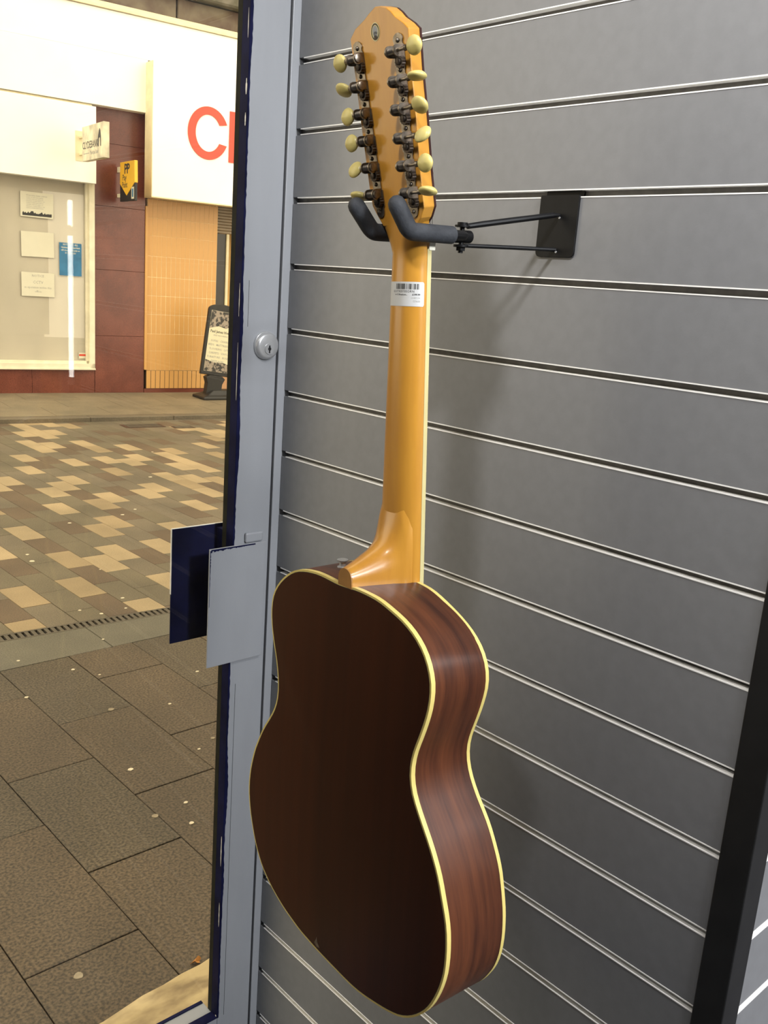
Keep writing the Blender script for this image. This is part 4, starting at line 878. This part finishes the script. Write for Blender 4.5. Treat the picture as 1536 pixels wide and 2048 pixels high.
# fascia boards
fb_('lower_fascia', -1.6, 2.937, 0.0, 0.15, 0.574, 1.405, m_sign, bevel=0.004)
fb_('lower_fascia_cap', -1.6, 2.90, 0.0, 0.12, 1.405, 1.425, m_cream)
fb_('fascia_panel', -1.6, 3.540, -0.05, 0.15, 1.430, 2.000, m_sign, bevel=0.003)
fb_('fascia_panel', -8, 16, -0.05, 0.14, 2.004, 2.440, m_sign, bevel=0.003)
fb_('fascia_coping', -8, 16, -0.05, 0.17, 2.444, 2.480, m_cream, bevel=0.004)
fb_('fascia_coping', -8, 16, -0.05, 0.06, 2.480, 2.535, m_cream, bevel=0.004)
for i in range(26): fb_('stone_block', -8 + i * 0.92 + 0.01, -8 + i * 0.92 + 0.91, -0.5, -0.02 + random.uniform(-0.02, 0.01), 2.54, 2.78, m_soffit, bevel=0.01, seg=1)
for i in range(20): fb_('ledge_block', -8 + i * 1.2 + 0.01, -8 + i * 1.2 + 1.19, -0.5, 0.10 + random.uniform(-0.02, 0.01), 2.79, 3.0, m_stone2, bevel=0.02, seg=1)
fb_('upper_wall', -8, 16, -0.5, -0.1, 3.0, 12.0, m_soffit)  # unseen storeys, raised so the building hides the sky from the doorway
# doorway at the right: shutter, glazed door
for i in range(9): fb_('shutter_slat', 4.54, 5.9, -0.14, -0.10 + 0.012 * 0, 0.175 + i * 0.036, 0.175 + i * 0.036 + 0.033, m_shutter, bevel=0.006, seg=1)
fb_('door_frame', 4.532, 4.548, -0.14, -0.05, KZ, 0.50, m_wframe); fb_('door_frame', 4.715, 4.75, -0.16, -0.10, -1.45, 0.17, m_cream)
fb_('door_panel', 4.55, 4.71, -0.17, -0.12, -1.5, 0.17, m_dark); fb_('doorway_wall', 4.75, 5.9, -0.45, -0.40, KZ, 0.5, m_amber); fb_('doorway_step', 4.50, 5.9, -0.4, -0.08, KZ, -1.5, m_peach)
fb_('doorway_head', 4.53, 5.9, -0.5, -0.06, 0.49, 2.0, m_soffit)

# large lit shop sign with red letters
sg = empty('shop_sign'); tag(sg, 'large white box sign with big red capital letters beyond the door glass', 'sign')
fbox(MB(), 3.524, 6.6, 0.13, 0.36, 0.497, 1.968).build('sign_box', m_sign, sg, bevel=0.004)
se = MB(); fbox(se, 3.518, 3.5245, 0.13, 0.355, 0.490, 1.972); fbox(se, 3.518, 6.6, 0.13, 0.365, 0.485, 0.497); se.build('sign_edge', m_cream, sg)
# letter C: drawn from its measured bowl, letter stem to its right
cu_, cz = 4.215, 1.287; C_ = []
RX, RZ, TH = 0.262, 0.298, 0.098
def arc(rx, rz, a0, a1, n=40): return [(cu_ + rx * math.cos(math.radians(a0 + (a1 - a0) * i / n)), cz + rz * math.sin(math.radians(a0 + (a1 - a0) * i / n))) for i in range(n + 1)]
A_o = arc(RX, RZ, 24, 337); A_i = arc(RX - TH * 1.0, RZ - TH * 0.92, 30, 331)
lm = MB(); n_ = len(A_o)
vs = [F(u_, 0.361, z_) for u_, z_ in A_o] + [F(u_, 0.361, z_) for u_, z_ in A_i] + [F(u_, 0.368, z_) for u_, z_ in A_o] + [F(u_, 0.368, z_) for u_, z_ in A_i]
fs = []
for i in range(n_ - 1): fs += [(i, i + 1, n_ + i + 1, n_ + i), (2 * n_ + i, 3 * n_ + i, 3 * n_ + i + 1, 2 * n_ + i + 1), (i, 2 * n_ + i, 2 * n_ + i + 1, i + 1), (n_ + i, n_ + i + 1, 3 * n_ + i + 1, 3 * n_ + i)]
fs += [(0, n_, 3 * n_, 2 * n_), (n_ - 1, 3 * n_ - 1, 4 * n_ - 1, 2 * n_ - 1)]
lm.add(vs, fs); lm.build('letter', m_red, sg)
fbox(MB(), 4.487, 4.600, 0.361, 0.368, 0.992, 1.575).build('letter', m_red, sg)

# projecting bank sign
bs = empty('projecting_sign'); tag(bs, 'weathered cream projecting sign box with tower emblem and dark lettering', 'sign')
fbox(MB(), 2.720, 2.786, 0.33, 1.043, 0.780, 1.140).build('sign_box', m_dirty, bs, bevel=0.004)
mb = MB(); fbox(mb, 2.74, 2.77, 0.14, 0.335, 1.04, 1.06); fbox(mb, 2.74, 2.77, 0.14, 0.335, 0.86, 0.88); fbox(mb, 2.70, 2.80, 0.148, 0.156, 0.80, 1.12); mb.build('bracket', m_cream, bs)
PF = lambda o0, z0: (lambda v: F(2.7195 - v[2], o0 + v[0], z0 + v[1]))
mb = MB(); text_mb(mb, 'CLYDEBANK', 0.105, PF(0.345, 0.905), align='LEFT', bold=0.001, sx=0.88, res=2); 
tw_ = [(0.86, 0.90), (0.87, 1.0), (0.90, 1.06), (0.925, 1.085), (0.95, 1.06), (0.965, 1.0), (0.97, 0.90), (0.945, 0.90), (0.94, 0.98), (0.925, 0.99), (0.90, 0.98), (0.895, 0.90)]
mb.add([F(2.7190, o_, z_) for o_, z_ in tw_], [(0, 1, 2, 3, 9, 10, 11)[:7], (3, 4, 5, 6, 7, 8, 9)])
mb.build('lettering', m_ink, bs)
mb = MB(); text_mb(mb, 'Municipal Bank', 0.062, PF(0.60, 0.835), align='LEFT', sx=0.75, res=2); fbox(mb, 2.7188, 2.7194, 0.38, 0.58, 0.850, 0.857); mb.build('small_lettering', m_ink2, bs)
# yellow pay point sign
ys = empty('yellow_sign'); tag(ys, 'yellow shield-shaped payment sign projecting from the red granite pier', 'sign')
sh = [(0.13, 0.845), (0.595, 0.845), (0.605, 0.607), (0.345, 0.470), (0.125, 0.607)]
mb = MB(); mb.prism(sh, 3.222, 3.262, fr=lambda v: F(v[2], v[0], v[1])); mb.build('sign_shield', m_yellow, ys, bevel=0.004)
mb = MB(); fbox(mb, 3.226, 3.258, 0.12, 0.600, 0.410, 0.62); mb.build('sign_body', m_black2, ys, bevel=0.004)
mb = MB(); fbox(mb, 3.228, 3.256, 0.012, 0.13, 0.74, 0.80); fbox(mb, 3.228, 3.256, 0.012, 0.13, 0.46, 0.50); mb.build('bracket', m_wframe, ys)
YFm = lambda o0, z0: (lambda v: F(3.2215 - v[2], o0 + v[0], z0 + v[1]))
mb = MB(); text_mb(mb, 'PP', 0.150, YFm(0.36, 0.715), bold=0.004, sx=1.25, spacing=0.85, res=2); text_mb(mb, 'Pay', 0.095, YFm(0.215, 0.640), align='LEFT', bold=0.001, res=2); text_mb(mb, 'Point', 0.095, YFm(0.205, 0.560), align='LEFT', bold=0.001, sx=0.85, res=2); mb.build('lettering', m_ink, ys)
mb = MB(); fbox(mb, 3.2245, 3.2255, 0.50, 0.585, 0.43, 0.56); mb.build('sticker', m_paper, ys); mb = MB(); fbox(mb, 3.2238, 3.2243, 0.52, 0.565, 0.45, 0.54); mb.build('sticker_print', m_blue, ys)

# notices in the window
def notice(u0, u1, z0, z1, m, label, cat='notice', tilt=0.0, curl=0.0):
    cx, cz_ = (u0 + u1) / 2, (z0 + z1) / 2
    def fr(v):
        x, y = v[0] - cx, v[2] - cz_; c_, s_ = math.cos(tilt), math.sin(tilt)
        return F(cx + x * c_ - y * s_, v[1], cz_ + x * s_ + y * c_)
    mb = MB(); mb.box((u0, -0.0395, z0), (u1, -0.0365, z1), fr=fr); o = mb.build('notice', m); tag(o, label, cat, 'notices taped in the window across the street')
    return o
nfr = lambda u0, z0: (lambda v: F(u0 + v[0], -0.0362 + v[2], z0 + v[1]))
n1 = notice(2.135, 2.500, 0.145, 0.418, m_paper, 'top paper notice in the window with a text block and dark skyline strip', tilt=-0.01)
mb = MB()
for k in range(8): text_mb(mb, 'MUNICIPAL BANK LIMITED' if k == 0 else ['tnemeco notisa labret oni', 'noitcs ereht tona minus', 'caelum sed ora nibus te'][k % 3], 0.021, nfr(2.20, 0.372 - 0.019 * k), align='LEFT', sx=0.93, res=1)
mb.build('small_print', m_ink2, n1)
mb = MB(); r = random.Random(8); top = [(2.155 + 0.325 * i / 30, 0.183 + r.uniform(0, 0.02) + (0.018 if i in (9, 10, 11, 20) else 0)) for i in range(31)]
mb.add([F(a, -0.0360, b) for a, b in top] + [F(a, -0.0360, 0.160) for a, b in top], [(i, i + 1, 32 + i, 31 + i) for i in range(30)]); mb.build('skyline_print', m_ink, n1)
n2 = notice(2.135, 2.501, -0.290, -0.012, m_paper, 'blank white paper notice in the window, middle of the column', tilt=0.01)
n3 = notice(2.130, 2.501, -0.735, -0.465, m_paper, 'bottom paper notice reading CCTV in operation within this office')
mb = MB(); text_mb(mb, 'NOTICE', 0.038, nfr(2.315, -0.515), res=1); text_mb(mb, 'CCTV', 0.045, nfr(2.315, -0.590), res=1); text_mb(mb, 'in operation within this', 0.036, nfr(2.315, -0.645), sx=0.9, res=1); text_mb(mb, 'office', 0.036, nfr(2.315, -0.690), res=1); mb.build('notice_text', m_ink2, n3)
n4 = notice(2.562, 2.820, -0.478, -0.105, m_blue, 'blue poster with white writing in the window', 'poster')
mb = MB(); 
for k, t_ in enumerate(('NOTICE TO ALL', 'Clydebank Municipal Bank', 'will close permanently on', '31 March 2021')): text_mb(mb, t_, 0.026 if k else 0.030, nfr(2.691, -0.135 - 0.031 * k), sx=0.80, bold=0.0006, res=1)
mb.build('poster_text', m_paper, n4)
n5 = notice(2.780, 2.888, -1.443, -1.375, m_paper, 'tiny red and white sticker in the lower right corner of the window', 'sticker')
fbox(MB(), 2.783, 2.885, -0.0363, -0.0358, -1.415, -1.392).build('sticker_band', m_red, n5)

# forecourt sign
ab = empty('pavement_sign'); tag(ab, 'black forecourt sign with rounded top and cream furniture poster, leaning by the ochre tiles', 'sign')
TA = math.radians(-7.0); PU, PO, PZ = 4.075, 0.592, -1.545
def AF(x, z, d=0.0):
    c_, s_ = math.cos(TA), math.sin(TA); return F(PU + x * c_ - z * s_, PO + d, PZ + x * s_ + z * c_)
w_ = 0.395; h_ = 0.80
out = [(0, 0), (w_, 0), (w_, h_)] + [(w_ / 2 + (w_ / 2) * math.cos(PI * i / 12), h_ + 0.075 * math.sin(PI * i / 12)) for i in range(1, 12)] + [(0, h_)]
mb = MB(); mb.prism(out, -0.025, 0.02, fr=lambda v: AF(v[0], v[1], v[2])); mb.build('sign_frame', m_black2, ab, bevel=0.006)
mb = MB(); mb.prism([(0.035, 0.045), (w_ - 0.035, 0.045), (w_ - 0.035, h_ - 0.01), (0.035, h_ - 0.01)], 0.0202, 0.0225, fr=lambda v: AF(v[0], v[1], v[2])); mb.build('poster', m_poster, ab)
mb = MB(); mb.prism([(0.036, h_ - 0.012), (w_ - 0.036, h_ - 0.012), (w_ - 0.036, h_ - 0.15), (w_ * 0.65, h_ - 0.21), (w_ * 0.4, h_ - 0.19), (0.036, h_ - 0.23)][::-1], 0.0227, 0.0235, fr=lambda v: AF(v[0], v[1], v[2]))
mb.prism([(0.036, 0.046), (w_ - 0.036, 0.046), (w_ - 0.036, 0.15), (w_ * 0.7, 0.17), (w_ * 0.4, 0.16), (0.036, 0.19)], 0.0227, 0.0235, fr=lambda v: AF(v[0], v[1], v[2])); mb.build('photo_print', m_collage, ab)
mb = MB(); AFt = lambda x0, z0: (lambda v: AF(x0 + v[0], z0 + v[1], 0.0230 + v[2]))
text_mb(mb, 'Paul James Home', 0.048, AFt(w_ / 2, h_ - 0.275), sx=0.85, bold=0.0006, res=1); mb.build('lettering', m_ink, ab)
mb = MB()
text_mb(mb, 'AND FLOORING', 0.026, AFt(w_ / 2, h_ - 0.315), res=1)
for k, t_ in enumerate(('SOFAS · CHAIRS', 'BEDS · MATTRESSES', 'FLOORING · LVT', 'CARPETS · VINYL', 'FURNITURE · RUGS', 'FIREPLACES')): text_mb(mb, t_, 0.036, AFt(w_ / 2, h_ - 0.385 - 0.050 * k), sx=0.86, spacing=1.1, bold=0.0004, res=1)
mb.build('small_lettering', m_ink2, ab)
mb = MB(); mb.rings([[AF(x, z, d) for x, d in ((a, -0.05), (b, -0.05), (b, 0.05), (a, 0.05))] for a, b, z in ((0.12, 0.29, 0.0), (0.07, 0.33, -0.03), (0.10, 0.30, -0.10), (0.10, 0.30, -0.24))]); mb.build('sign_neck', m_black2, ab, bevel=0.006)
mb = MB(); mb.rings([[F(4.36 + a * x, PO + a * 0.6 * y, z) for x, y in ((-1, -1), (1, -1), (1, 1), (-1, 1))] for a, z in ((0.30, KZ + 0.002), (0.30, KZ + 0.035), (0.22, KZ + 0.06), (0.13, KZ + 0.11))]); mb.build('sign_base', m_black2, ab, bevel=0.01)

# row of frontages on our own side, above and beside the shop (keeps the sky off the doorway)
struct(box_obj('wall_upper', (-6, 0.0, ZC + 0.1), (6, 0.12, 5.0), m_soffit))
